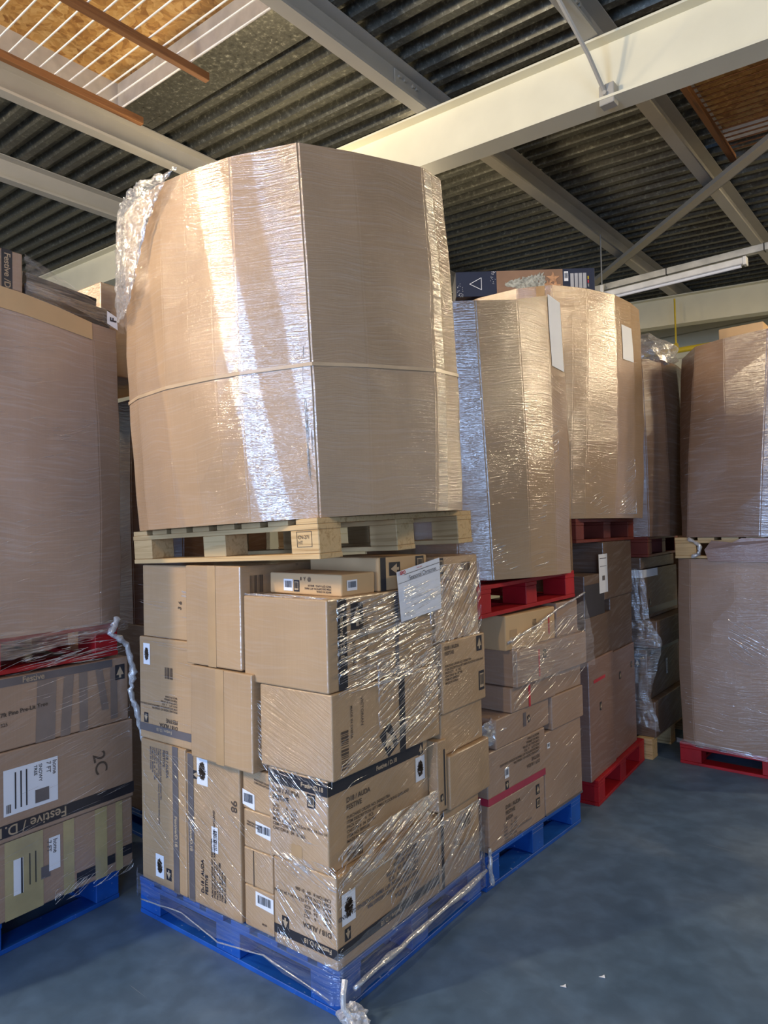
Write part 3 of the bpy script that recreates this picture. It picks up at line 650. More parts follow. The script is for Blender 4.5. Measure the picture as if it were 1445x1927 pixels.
# column of four thin cartons
G1b = 'thin cartons in the narrow column of the front stack'
for (a, b, lab, pr) in [(.163, .325, 'lowest thin carton of the narrow column, barcode label at its top', [('sticker', 'L', .065, .095, .165, .150, 'barcode', 8, -.006), ('text', 'L', .10, .03, .012, 0, 'M-04', 'ink_brown')]),
                        (.326, .47, 'plain thin carton with a dark seam, second up in the narrow column', [('band', 'L', .055, 0, .060, .14, 'ink_brown')]),
                        (.471, .62, 'third thin carton up in the narrow column, label cut off on its right', [('sticker', 'L', .07, .065, .168, .115, 'barcode', 9, -.012), ('text', 'L', .02, .10, .010, -5, 'ITEM DESCRIPTION\nMADE IN CHINA', 'ink_brown')]),
                        (.621, .78, 'top thin carton of the narrow column with a tilted barcode label', [('sticker', 'L', .0, .015, .07, .075, 'barcode', 10, -.012), ('text', 'L', .07, .12, .012, -5, 'PURCHASE ORDER\nITEM DESCRIPTION', 'ink_brown')])]:
    carton(F1, -.50, -.335, .01, .45, a, b, lab, 'carton', G1b, pr, yaw=random.uniform(-1, 1))
carton(F1, -.318, -.002, -.005, .65, .163, .486, 'bottom corner carton with upside-down Festive band round its foot', 'carton', G1,
       [('band', 'L', 0, .04, .316, .075), ('band', 'R', 0, .04, .655, .078), ('text', 'L', .29, .068, .024, 180, 'Festive / D.18', 'ink_tan'), ('text', 'L', .29, .155, .020, 180, MEAS, 'ink_brown'),
        ('text', 'L', .29, .125, .026, 180, 'D18 / AUDA', 'ink_brown'), ('arrow', 'L', .06, .09, .05, 180), ('text', 'R', .38, .063, .024, 180, 'Festive / D.18', 'ink_tan'),
        ('sticker', 'R', .025, .145, .10, .255, 'wreath', 6, .0), ('arrow', 'R', .055, .108, .045, 180), ('text', 'R', .50, .16, .022, 180, ORD, 'ink_grey'), ('text', 'R', .5, .13, .03, 180, 'D18 / AUDA', 'ink_grey')])
carton(F1, -.335, -.035, -.005, .635, .487, .82, 'corner carton with printed weight table and wreath label, second layer of the front stack', 'carton', G1,
       [('band', 'L', 0, .275, .30, .325), ('band', 'R', 0, .275, .60, .325), ('text', 'L', .17, .29, .022, 0, 'Festive/D.18', 'ink_tan'),
        ('text', 'L', .02, .215, .026, 0, 'FESTIVE', 'ink'), ('text', 'L', .02, .245, .026, 0, 'D18 / AUDA', 'ink_brown'), ('text', 'L', .02, .187, .0185, 0, MEAS, 'ink_brown'), ('glass', 'L', .22, .245, .04, .05),
        ('text', 'R', .28, .29, .024, 0, 'Festive / D.18', 'ink_tan'), ('arrow', 'R', .585, .295, .05, 0), ('sticker', 'R', .545, .165, .612, .265, 'wreath', 7),
        ('text', 'R', .10, .225, .026, 0, 'D18 / AUDA\nFESTIVE', 'ink_brown'), ('text', 'R', .10, .165, .0165, 0, ORD, 'ink_brown'), ('barcode', 'R', .10, .012, .19, .055)], tape=('L', .115, 0, .17, .07))
# row 2/3 on the left face
carton(F1, -1.19, -.78, .005, .55, .791, 1.25, 'carton with small wreath label and upside-down text on the left of the middle layer', 'carton_flat', G1,
       [('band', 'L', 0, .035, .41, .07, 'ink_grey'), ('sticker', 'L', .035, .335, .085, .43, 'wreath', 11), ('barcode', 'L', .195, .285, .25, .335), ('text', 'L', .28, .085, .024, 180, 'D18 / AUDA\nFESTIVE', 'ink_brown'),
        ('text', 'L', .28, .15, .0145, 180, ORD, 'ink_brown'), ('arrow', 'L', .05, .095, .045, 180), ('text', 'L', .24, .060, .02, 180, 'Festive / D.18', 'ink_tan')])
carton(F1, -.768, -.386, -.035, .5, .785, 1.165, 'blank carton with a brown tape seam bulging from the middle of the left side', 'carton_flat', G1, tape=('L', .165, 0, .215, .38, 'tape'), yaw=-.6, tilt=.5)
carton(F1, -.368, .0, -.012, .68, .822, 1.13, 'corner carton with tall barcode and pine arrow on its right side, third layer', 'carton', G1,
       [('barcode', 'R', .045, .03, .085, .17, 'v'), ('band', 'R', .40, 0, .44, .305), ('arrow', 'R', .33, .07, .11, 30), ('text', 'R', .10, .25, .016, -90, 'MADE IN CHINA', 'ink_brown'), ('text', 'R', .16, .27, .02, -90, 'VICTORIAN', 'ink_brown')])
quad_F = Face('R', -.368, 0, -.012, .68, .822, 1.13)
# upper layer
carton(F1, -1.17, -.805, .015, .5, 1.251, 1.575, 'plain carton on the far left of the upper layer under the wooden pallet', 'carton_flat', G1, [('text', 'L', .28, .13, .03, 80, '3 6', 'ink_brown')], yaw=.4)
carton(F1, -.795, -.45, -.03, .50, 1.17, 1.58, 'carton with a vertical tape seam, second from left in the upper layer', 'carton_flat', G1,
       [('text', 'R', .32, .40, .022, 180, 'D18\nFESTIVE', 'ink_brown'), ('text', 'R', .30, .37, .014, -90, 'MADE IN CHINA\nITEM NO 88', 'ink_brown'), ('barcode', 'R', .05, .30, .12, .37)], tape=('L', .145, 0, .195, .41, 'tape'))
carton(F1, -.447, -.008, -.018, .66, 1.132, 1.465, 'large square-faced carton at the front corner of the upper layer', 'carton_flat', G1,
       [('band', 'R', .055, 0, .105, .33), ('text', 'R', .068, .28, .030, -90, 'Festive / D.18', 'ink_tan'), ('arrow', 'R', .165, .26, .10, 0), ('text', 'R', .135, .17, .024, -90, 'VICTORIAN', 'ink_brown'), ('text', 'R', .22, .25, .018, -90, ORD, 'ink_brown'),
        ('band', 'R', .40, 0, .425, .33, 'ink_grey')])
carton(F1, -.42, -.04, .10, .30, 1.466, 1.548, 'shallow tilted carton lying on top of the corner carton', 'carton_bare', G1,
       [('text', 'L', .33, .018, .010, 180, 'MADE IN CHINA\nITEM DESCRIPTION: 6FT XMAS\nPACK QTY: 6 PCS   BAG 20', 'ink_brown'), ('sticker', 'L', .08, .012, .13, .058, 'barcode', 14), ('glass', 'L', .15, .033, .03, .045), ('sticker', 'R', .03, .02, .09, .06, 'barcode', 15),
        ('text', 'L', .17, .055, .018, 0, 'll  Y  @', 'ink_brown')], tilt=.6)
carton(F1, -.40, -.03, .315, .655, 1.466, 1.600, 'carton with a black edge band and arrow mark, tucked under the wooden pallet', 'carton_bare', G1,
       [('band', 'R', .01, 0, .045, .134), ('arrow', 'R', .105, .085, .075, 90), ('glass', 'R', .285, .095, .06, .07)])
carton(F1, -.36, -.0, .67, 1.04, 1.215, 1.585, 'carton at the upper far right corner of the front stack', 'carton', G1, [('glass', 'R', .045, .33, .05, .07), ('barcode', 'R', .22, .30, .30, .34), ('text', 'R', .08, .25, .02, 10, 'FESTIVE', 'ink_brown')])
carton(F1, -.36, .015, .69, 1.065, .905, 1.213, 'carton with order text and two black marks at the far right edge', 'carton', G1,
       [('text', 'R', .02, .275, .022, 0, 'D18 / AUDA\nFESTIVE', 'ink_brown'), ('text', 'R', .02, .20, .014, 0, ORD, 'ink_brown'), ('arrow', 'R', .32, .265, .07, 0), ('glass', 'R', .335, .09, .05, .09)])
carton(F1, -.36, .0, .69, 1.05, .722, .903, 'low plain carton below the order-text carton on the far right', 'carton', G1)
carton(F1, -.36, .022, .72, 1.07, .488, .72, 'blank carton jutting out at the far right of the second layer', 'carton', G1)
carton(F1, -.25, .012, .640, .712, .50, .80, 'thin upright carton squeezed between the second layer cartons', 'carton', G1, [('band', 'R', .045, .02, .055, .26), ('arrow', 'R', .025, .06, .03, 0)])
carton(F1, -.36, -.002, .657, 1.0, .163, .486, 'bottom carton at the far right corner of the front stack', 'carton', G1, [('band', 'R', .015, 0, .035, .323), ('barcode', 'R', .18, .20, .26, .26), ('text', 'R', .12, .15, .014, 0, 'PACK QTY\nITEM NO', 'ink_brown')])
carton(F1, -1.17, -.45, .66, 1.0, .163, .80, 'hidden-side carton at the back of the front stack', 'carton_flat', G1)
carton(F1, -1.17, -.45, .64, 1.0, .801, 1.55, 'upper carton at the back of the front stack beside the dark gap', 'carton_flat', G1)

# paper sheet under the film
sh = empty('paper_sheet', F1 @ T(.016, .375, 1.35), 'white paper sheet headed Seasonal Christmas under the film', 'paper')
fs_ = Face('R', 0, 0, 0, .31, 0, .22)
meshobj('sheet', [fs_.p(.02, -.01, 0), fs_.p(.315, .015, .002), fs_.p(.305, .235, .004), fs_.p(-.005, .19, .0)], [(0, 1, 2, 3)], M['paper'], sh)
text_part('Seasonal Christmas', fs_, .075, .155, .026, 8.0, M['ink'], sh, .006)
text_part('GXO', fs_, .012, .178, .017, 8.5, M['ink_red'], sh, .006, name='red_logo', bold=.001)
text_part('Pallet label', fs_, .13, .198, .009, 8.5, M['ink_red'], sh, .006)
meshobj('ruled_line', [fs_.p(.04, .176, .005), fs_.p(.30, .213, .006), fs_.p(.30, .2155, .006), fs_.p(.04, .1785, .005)], [(0, 1, 2, 3)], M['ink_grey'], sh)
meshobj('ruled_line', [fs_.p(.0, .142, .005), fs_.p(.305, .183, .006), fs_.p(.305, .1845, .006), fs_.p(.0, .1435, .005)], [(0, 1, 2, 3)], M['ink_grey'], sh)

# upper wooden pallet, slightly tilted with its load
cA = Vector((-.002, -.052, 1.611)); cL = Vector((-1.202, -.070, 1.580)); cR = Vector((-.046, .947, 1.644))
ex = (cA-cL).normalized(); ey = (cR-cA); ey = (ey - ex*ey.dot(ex)).normalized(); ez = ex.cross(ey)
FU = Matrix.Translation(cA) @ Matrix((ex, ey, ez)).transposed().to_4x4()
pallet(FU, 1.2, 1.0, 'raw wooden pallet between the front cartons and the tall wrapped box', 'pine', h=.146, boards=8, seed=2, marks=True)
# octabin planform (world), expressed in the tilted frame
TOPW = [(-.057, -.067), (.035, .125), (.144, .41), (.136, .545), (-.075, .80), (-.30, .90), (-.65, .92), (-1.02, .80), (-1.2, .45), (-1.17, .05), (-1.055, -.165), (-.965, -.232), (-.84, -.258), (-.64, -.262), (-.51, -.240), (-.40, -.214), (-.30, -.185)]
FUi = FU.inverted()
def toF(pts, z): return [tuple((FUi @ Vector((x, y, z)))[:2]) for x, y in pts]
top_l = toF(TOPW, 3.11)
bot_l = toF([(-.022, -.03), (.065, .155), (.165, .42), (.165, .60), (.0, .83), (-.25, .93), (-.65, .94), (-1.02, .82), (-1.2, .47), (-1.17, .1), (-1.095, -.08), (-.985, -.17), (-.84, -.21), (-.62, -.215), (-.49, -.195), (-.38, -.165), (-.28, -.135)], 1.76)
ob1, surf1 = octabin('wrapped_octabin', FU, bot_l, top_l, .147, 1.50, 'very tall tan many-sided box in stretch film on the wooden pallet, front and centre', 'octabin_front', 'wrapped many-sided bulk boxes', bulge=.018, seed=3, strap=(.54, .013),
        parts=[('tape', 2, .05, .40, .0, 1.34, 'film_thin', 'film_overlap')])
# film: ragged cap top left, fold near the edge
rw = [[(-1.045, -.14, 3.06), (-.99, -.25, 3.09), (-.86, -.285, 3.115), (-.72, -.29, 3.12), (-.52, -.265, 3.115)],
      [(-1.055, -.14, 2.86), (-1.0, -.255, 2.85), (-.87, -.29, 2.87), (-.74, -.295, 2.93), (-.60, -.29, 3.04)],
      [(-1.06, -.14, 2.60), (-1.0, -.25, 2.62), (-.88, -.29, 2.60), (-.80, -.295, 2.68), (-.72, -.295, 2.90)]]
film_sheet('stretch_film', rw, 'ragged film cap over the upper left shoulder of the tall front box', 'film_cap', 5, .007)
folds(FU, [(bot_l[0]+(0.147,), (top_l[0][0]-bot_l[0][0]+.0, top_l[0][1]-bot_l[0][1], 1.353), (-.5, -.3, 0), (.5, -.85, 0), .42, .84, 0, .05, 0, 6, 16, .1, .3, .004, .012)], 'crumpled film fold along the front edge of the tall front box', 5)
# stretch film round the carton stack
fr = ((0, 0, 0), (0, 1, 0), (0, 0, 1), (1, 0, 0)); fl = ((0, 0, 0), (1, 0, 0), (0, 0, 1), (0, -1, 0))
folds(F1, [(*fr, .02, .72, 1.12, 1.46, 9, 7, 270, .06, .3, .002, .008), (*fr, .62, 1.05, 1.22, 1.55, 42, 5, 210, .08, .34, .002, .006), (*fr, .25, 1.03, .95, 1.22, 24, 8, 190, .08, .4, .002, .006),
           (*fr, .02, .70, .83, .97, 20, 6, 45, .1, .45, .002, .006), (*fr, .02, .68, .44, .60, 20, 6, 130, .08, .35, .002, .007), (*fr, .3, 1.0, .17, .45, 32, 7, 130, .1, .45, .002, .006),
           (*fr, .0, 1.0, .18, .80, 20, 8, 60, .05, .25, .0015, .004)], 'taut film pleats across the right side of the front carton stack', 11)
folds(F1, [(*fl, -.42, -.01, .80, 1.06, -38, 4, 130, .08, .35, .0015, .004), (*fl, -.33, -.03, .58, .82, -36, 4, 70, .06, .25, .0015, .0045), (*fl, -.33, .0, .44, .52, -22, 8, 36, .06, .22, .002, .006), (*fl, -.30, .0, .17, .40, -42, 6, 30, .06, .25, .002, .005),
           (*fl, -1.15, -.45, .2, .75, -30, 8, 50, .1, .4, .001, .003), (*fl, -.85, -.0, 1.44, 1.475, -3, 3, 60, .1, .4, .002, .006), (*fl, -1.17, -.4, .9, 1.5, -2, 6, 20, .1, .4, .001, .003)], 'fine slanting film pleats over the left side of the front carton stack', 12)
def P1(x, y, z): return tuple(F1 @ Vector((x, y, z)))
pk = [P1(-1.22, .5, .0), P1(-1.22, .0, .0), P1(-1.19, -.022, 0), P1(-.8, -.025, 0), P1(-.4, -.025, 0), P1(-.02, -.025, 0), P1(.022, .0, 0), P1(.026, .35, 0), P1(.026, .7, 0), P1(.024, 1.0, 0), P1(0, 1.02, 0)]
up = lambda p, z: (p[0], p[1], z)
zt = [.20, .20, .19, .19, .20, .21, .24, .27, .30, .33, .33]; zl = [.05, .06, .10, .075, .10, .055, .05, .055, .06, .05, .06]
film_sheet('stretch_film', [[up(p, a) for p, a in zip(pk, zt)], [up(p, (a+b)/2) for p, a, b in zip(pk, zt, zl)], [up(p, b) for p, b in zip(pk, zl)]], 'film skirt wound round the blue pallet of the front stack', 'film_thin', 6, .004, sub=8)
folds(F1, [((.032, 0, 0), (0, 1, 0), (0, 0, 1), (1, 0, 0), .385, .67, 1.36, 1.50, 10, 6, 60, .06, .25, .001, .004)], 'fine film pleats across the white paper sheet', 21)
rnd = random.Random(3)
for (A, B, cnt) in [((-1.18, -.03), (-.01, -.03), 5), ((.03, .02), (.03, .98), 6)]:
    pass
def rope(pts, r, label, m='film_rope', seed=1, name='film_rope'):
    rnd = random.Random(seed); P = [Vector(p) for p in pts]; out = []; rr = []
    for i in range(len(P)-1):
        for k in range(6): out.append(P[i].lerp(P[i+1], k/6) + Vector([rnd.uniform(-1, 1)*r*.3 for _ in range(3)])); rr.append(r*rnd.uniform(.6, 1.2))
    out.append(P[-1]); rr.append(r*.6)
    return props(bm_obj(name, tube_bm(out, rr, 7), M[m], smooth=True), label, 'film')
rope([P1(-1.15, -.03, .085), P1(-.85, -.034, .12), P1(-.62, -.034, .075), P1(-.35, -.034, .115), P1(-.02, -.034, .075)], .0035, 'gathered lower edge of film along the left of the front blue pallet', 'film_fold')
rope([P1(.035, .03, .105), P1(.04, .45, .115), P1(.04, .98, .135)], .013, 'thick gathered film roll along the right of the front blue pallet', 'film_fold', 2)
crumple(Matrix.Identity(4), (.062, .0, .035), (.062, .045, .035), 'crumpled film bag knot on the floor at the front corner of the blue pallet', 2,
        tail=([(.03, -.005, .15), (.045, -.03, .12), (.05, -.035, .08), (.075, -.02, .04)], [.012, .010, .010, .012]))

# ================================================================== SECOND STACK (T2)
F2 = T(-.05, 1.035, 0) @ RZ(-.012)
pallet(F2, 1.2, 1.0, 'blue pallet on the floor under the second stack along the aisle', 'blue', h=.162, boards=8, seed=4)
G2 = 'cartons on the second blue pallet'
carton(F2, -.5, .0, .035, .58, .163, .385, 'bottom left carton of the second stack, block text and arrow below the red tape', 'carton_rosy', G2,
       [('text', 'R', .15, .165, .026, 0, 'D18 / AUDA\nFESTIVE\nASDA', 'ink_brown'), ('text', 'R', .13, .09, .017, 0, MEAS, 'ink_grey'), ('arrow', 'R', .47, .17, .05, 0), ('glass', 'R', .47, .10, .04, .05)])
carton(F2, -.5, .0, .035, .60, .386, .635, 'carton with upside-down block text just above the red tape in the second stack', 'carton_rosy', G2,
       [('text', 'R', .50, .10, .025, 180, 'D18 / AUDA\nFESTIVE', 'ink_brown'), ('text', 'R', .50, .15, .0165, 180, ORD, 'ink_brown'), ('arrow', 'R', .17, .055, .04, 180), ('sticker', 'R', .15, .09, .19, .14, 'barcode', 3)], tape=[('R', 0, .0, .56, .035, 'tape_red'), ('L', .0, .0, .5, .035, 'tape_red')])
carton(F2, -.5, .0, .59, 1.03, .163, .60, 'tall plain carton at the lower right of the second stack', 'carton_rosy', G2, [('sticker', 'R', .03, .35, .06, .38, 'barcode', 3), ('band', 'R', .0, .0, .44, .012, 'ink_grey')])
carton(F2, -.5, .0, .10, .66, .636, .78, 'carton with slanting seam and small arrow in the middle of the second stack', 'carton_rosy', G2, [('arrow', 'R', .33, .08, .035, 20), ('band', 'R', .27, .05, .30, .12, 'ink_grey')], yaw=1.5)
carton(F2, -.5, .01, .67, 1.05, .601, .78, 'plain carton above the tall one at the right of the second stack', 'carton_rosy', G2)
carton(F2, -.5, .01, .25, .72, .781, .905, 'low carton with a red print stripe in the second stack', 'carton_rosy', G2, [('band', 'R', .17, .0, .19, .12, 'ink_red')])
carton(F2, -.5, .0, .73, 1.05, .781, .905, 'low plain carton right of the red-striped one in the second stack', 'carton_rosy', G2)
carton(F2, -.5, .03, .27, 1.08, .906, 1.09, 'wide carton with red and black print under the slanting film of the second stack', 'carton_rosy', G2, [('band', 'R', .22, .02, .235, .16, 'ink_red'), ('arrow', 'R', .29, .13, .045, 0)], yaw=.8)
carton(F2, -.45, .0, .23, .75, 1.091, 1.265, 'bare tan carton left of the film edge at the top of the second stack', 'carton_bare', G2,
       [('text', 'R', .30, .13, .014, -90, 'MADE IN CHINA\nPACK QTY\nITEM NO', 'ink_brown'), ('band', 'R', .44, .03, .455, .14, 'ink_red')], tape=('R', .04, .03, .11, .10, 'tape'))
carton(F2, -.45, .0, .77, 1.03, 1.091, 1.28, 'small carton at the top right of the second stack under the red pallet', 'carton_rosy', G2)
FU2 = T(-.05, 1.03, 1.274) @ RX(.018)
pallet(FU2, 1.0, 1.04, 'bright red pallet carrying the second tall wrapped box', 'red', h=.155, boards=7, seed=5)
b2 = [(-.19, 1.08), (-.05, 1.17), (.03, 1.40), (.06, 1.62), (.055, 1.80), (-.05, 2.05), (-.35, 2.04), (-.8, 2.02), (-1.0, 1.8), (-1.0, 1.3), (-.75, 1.04), (-.42, 1.03)]
t2 = [(-.17, 1.03), (-.07, 1.105), (.04, 1.32), (.09, 1.53), (.095, 1.69), (-.02, 1.92), (-.3, 1.99), (-.75, 1.98), (-1.0, 1.75), (-1.0, 1.3), (-.75, 1.03), (-.42, 1.0)]
o2, s2 = octabin('wrapped_octabin', T(0, 0, 0), b2, t2, 1.452, 2.82, 'second tall wrapped box on the bright red pallet, torn patches in its film', 'octabin', 'wrapped many-sided bulk boxes', bulge=.012, seed=6,
        ztop=[0, 0, .03, .09, .07, .05, .03, 0, 0, 0, 0, 0], parts=[('tape', 3, .1, .92, 1.03, 1.38, 'paper', 'paper_label')])
# folds on it and torn patches
def plane(a, b):  # face frame between two plan points
    a = Vector((*a, 0)); b = Vector((*b, 0)); u = (b-a).normalized(); return (tuple(a), tuple(u), (0, 0, 1), (u.y, -u.x, 0)), (b-a).length
p2, l2 = plane((-.06, 1.14), (.06, 1.52))
folds(T(0, 0, 0), [(*p2, .03, l2, 1.5, 1.9, 12, 12, 60, .05, .2, .002, .006), (*p2, .0, l2+.1, 1.95, 2.25, 25, 25, 50, .05, .2, .002, .007)], 'wrinkled film over the lower half of the second tall box', 13)
film_sheet('stretch_film', [[(-.03, 1.28, 1.16), (.0, 1.6, 1.19), (.01, 2.08, 1.28)], [(-.02, 1.28, 1.08), (.02, 1.6, 1.06), (.03, 2.12, 1.08)], [(-.01, 1.26, .93), (.04, 1.6, .92), (.04, 2.12, .90)]], 'slanting film sheet over the upper cartons of the second stack', 'film', 8, .004)
folds(T(0, 0, 0), [((-.02, 0, 0), (0, 1, 0), (0, 0, 1), (1, 0, 0), 1.27, 2.1, .80, 1.2, 22, 12, 60, .1, .4, .002, .006), ((-.03, 0, 0), (0, 1, 0), (0, 0, 1), (1, 0, 0), 1.07, 2.05, .2, .75, 15, 15, 35, .05, .25, .001, .003)], 'film pleats over the cartons of the second stack', 14)
rope([(-.045, 1.275, 1.13), (-.01, 1.55, 1.2), (.0, 1.75, 1.26), (.01, 2.07, 1.32)], .007, 'twisted upper edge of the slanting film on the second stack', 'film_fold', 5)
crumple(T(-.07, 1.17, 0), (0.0, .0, .72), (.03, .10, .06), 'shiny crumpled film bundle low on the left of the second stack', 4, 'film_fold')
rope([(-.04, 1.06, .20), (-.035, 1.05, .12), (-.03, 1.06, .03)], .012, 'twisted film hanging down the corner of the second blue pallet', 'film_rope', 7)

# ================================================================== THIRD STACK (T3)
F3 = T(-.045, 2.305, 0) @ RZ(.085)
pallet(F3, 1.2, 1.0, 'red pallet on the floor under the third, shaded stack', 'red', h=.155, boards=8, seed=7)
G3 = 'shaded cartons of the third stack'
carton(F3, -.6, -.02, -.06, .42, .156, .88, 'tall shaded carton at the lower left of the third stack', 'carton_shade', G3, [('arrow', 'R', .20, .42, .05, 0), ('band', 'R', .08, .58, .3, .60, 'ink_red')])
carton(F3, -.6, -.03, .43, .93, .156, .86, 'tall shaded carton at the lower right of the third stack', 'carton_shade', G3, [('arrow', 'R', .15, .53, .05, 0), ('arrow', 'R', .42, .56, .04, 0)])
carton(F3, -.6, -.03, -.06, .44, .881, 1.14, 'shaded carton above the lower left one of the third stack', 'carton_deep_shade', G3)
carton(F3, -.6, -.04, .45, .93, .861, 1.22, 'shaded carton above the lower right one of the third stack', 'carton_deep_shade', G3)
carton(F3, -.6, -.03, -.06, .30, 1.141, 1.40, 'dark banded carton on the upper left of the third stack', 'carton_deep_shade', G3, [('band', 'R', .0, .0, .36, .2, 'ink')])
carton(F3, -.6, -.03, .31, .93, 1.221, 1.598, 'upper carton of the third stack behind the paper sheet', 'carton_deep_shade', G3, [('sticker', 'R', -.10, .05, .07, .30, 'plain', 4), ('mark', 'R', -.08, .27, .05, .275, 'ink_grey'), ('mark', 'R', -.08, .22, .05, .223, 'ink_grey'), ('mark', 'R', -.04, .13, .01, .16, 'ink_grey')])
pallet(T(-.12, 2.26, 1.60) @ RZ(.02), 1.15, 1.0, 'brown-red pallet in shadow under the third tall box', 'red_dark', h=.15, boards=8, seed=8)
t3 = [(-.66, 2.06), (-.38, 2.08), (-.19, 2.17), (-.11, 2.30), (-.06, 2.39), (.02, 2.63), (.035, 2.86), (.02, 3.06), (-.08, 3.27), (-.35, 3.31), (-.9, 3.31), (-1.2, 3.1), (-1.2, 2.5), (-1.0, 2.15)]
b3 = [(-.66, 2.10), (-.38, 2.10), (-.22, 2.16), (-.14, 2.24), (-.09, 2.33), (-.01, 2.6), (.01, 2.86), (.0, 3.06), (-.1, 3.24), (-.35, 3.3), (-.9, 3.3), (-1.15, 3.1), (-1.15, 2.5), (-1.0, 2.2)]
o3, s3 = octabin('wrapped_octabin', T(0, 0, 0), b3, t3, 1.752, 3.2, 'third tall wrapped box, brightly lit band and paper sheet on its side', 'octabin', 'wrapped many-sided bulk boxes', bulge=.02, seed=9,
        parts=[('tape', 5, .35, .98, 1.04, 1.27, 'paper', 'paper_label'), ('tape', 1, .55, .8, 1.36, 1.447, 'tape')])
p3, l3 = plane((-.07, 2.36), (.03, 2.85))
folds(T(0, 0, 0), [(*p3, .0, l3, 1.78, 2.15, 25, 10, 60, .1, .4, .002, .005)], 'slanting film wrinkles low on the third tall box', 15)
# navy tree box lying on top
nv = empty('tree_box', T(-.775, 1.985, 3.216) @ RZ(math.atan2(.53, .66)), 'long navy and brown snowy tree box lying on top of the third tall box', 'box')
NL, NH, ND = .90, .165, .26
bm_obj('box_body', bbox((0, 0, 0), (NL, ND, NH), .003), M['navy'], nv)
fN = Face('L', 0, NL, 0, ND, 0, NH)
ph_ = quad_part('photo_panel', fN, .295*NL, .003, .77*NL, NH-.003, M['brown_card'], nv)
vs, fs = [], []; rnd = random.Random(9)
for i in range(420):
    t = rnd.random()**.8; a = .36*NL + t*.28*NL; hw = .012 + t*.052; b = rnd.uniform(-hw, hw); l = .011; w = .003; d = math.atan2(b, .03) + rnd.uniform(-.4, .4)
    cx, cy = a, NH*.45 + b; k = len(vs); dx, dy = cos(d)*l, sin(d)*l; ox, oy = -sin(d)*w, cos(d)*w; off = .0022 + rnd.random()*.004
    vs += [fN.p(cx-dx-ox, cy-dy-oy, off), fN.p(cx+dx-ox, cy+dy-oy, off), fN.p(cx+dx+ox, cy+dy+oy, off), fN.p(cx-dx+ox, cy-dy+oy, off)]; fs.append((k, k+1, k+2, k+3))
meshobj('snowy_tree_picture', vs, fs, M['snowy'], ph_)
vs, fs = [], []
for (cx, cy, r) in [(.66*NL, NH*.35, .035), (.70*NL, NH*.62, .045), (.715*NL, NH*.3, .04)]:
    k = len(vs); vs += [fN.p(cx + cos(i*pi/5+.3)*(r if i % 2 == 0 else r*.42), cy + sin(i*pi/5+.3)*(r if i % 2 == 0 else r*.42), .004) for i in range(10)]; fs.append(tuple(range(k, k+10)))
meshobj('star_picture', vs, fs, M['star'], ph_)
tri = [(.10, .5), (.185, .74), (.185, .26)]; q = []
for (cx, cy) in tri: q.append((cx*NL, cy*NH))
vs, fs = [], []
for i in range(3):
    a = Vector(q[i]); b = Vector(q[(i+1) % 3]); d = (b-a).normalized(); n = Vector((-d.y, d.x))*.0018; k = len(vs)
    vs += [fN.p(*(a-n)), fN.p(*(b-n)), fN.p(*(b+n)), fN.p(*(a+n))]; fs.append((k, k+1, k+2, k+3))
meshobj('tree_outline_logo', vs, fs, M['paper'], nv)
vs, fs = [], []
for i in range(60):
    cx, cy = (rnd.uniform(.245, .29), 1-rnd.random()**2*.5) if i % 2 else (rnd.uniform(.01, .05), rnd.random()**1.6*.55); cx *= NL; cy = cy*NH*.97; k = len(vs); r = .0014
    vs += [fN.p(cx-r, cy-r), fN.p(cx+r, cy-r), fN.p(cx+r, cy+r), fN.p(cx-r, cy+r)]; fs.append((k, k+1, k+2, k+3))
meshobj('printed_snow', vs, fs, M['paper'], nv)
sticker(fN, .78*NL, NH*.5, .81*NL, NH*.88, nv, 'barcode', 5)
for i, uu in enumerate((.825, .855, .885, .915)): quad_part('text_column', fN, uu*NL, NH*.2, (uu+.024)*NL, NH*.8, M['paper_grey'], nv)
for i, (vv, mm) in enumerate(((.25, 'galv'), (.4, 'ink_red'), (.55, 'yellow'))): quad_part('colour_patch', fN, .948*NL, NH*vv, .957*NL, NH*(vv+.12), M[mm], nv)

# ================================================================== FOURTH STACK (T4), beyond, in the gap
G4 = 'dark cartons of the stack in the gap'
F4 = T(-.09, 3.40, 0) @ RZ(.04)
pallet(T(-.085, 3.335, 0) @ RZ(.03), 1.2, 1.0, 'raw wooden pallet under the dark stack in the gap', 'pine', h=.15, boards=8, seed=9)
carton(F4, -.7, .02, -.02, .8, .151, .41, 'lowest dark carton in the gap, wrapped in shiny film', 'carton_deep_shade', G4)
carton(F4, -.7, -.03, -.02, .85, .412, .78, 'dark carton in the gap with an arrow on its narrow side', 'carton_deep_shade', G4, [('arrow', 'L', .60, .27, .06, 0), ('band', 'L', .5, .31, .66, .34, 'ink'), ('sticker', 'R', .45, .12, .50, .24, 'vbarcode', 4), ('band', 'R', 0, .32, .8, .37, 'ink')])
carton(F4, -.7, .05, -.02, .85, .80, 1.0, 'jutting dark carton in the gap with a bright film top', 'carton_deep_shade', G4)
carton(F4, -.7, -.04, -.02, .85, 1.002, 1.37, 'upper dark carton in the gap below the white tape', 'carton_deep_shade', G4, [('arrow', 'R', .15, .12, .05, 0), ('band', 'R', 0, .03, .85, .08, 'ink')], tape=[('L', .4, .31, .66, .368, 'paper'), ('R', 0, .31, .35, .368, 'paper')])
carton(F4, -.7, -.06, .0, .85, 1.372, 1.46, 'reddish carton on top of the dark stack in the gap', 'carton_deep_shade', G4)
pallet(T(-.10, 3.42, 1.463) @ RZ(.1), 1.15, 1.0, 'shadowed wooden pallet high in the gap under the slim wrapped box', 'red_dark', h=.15, boards=8, seed=12)
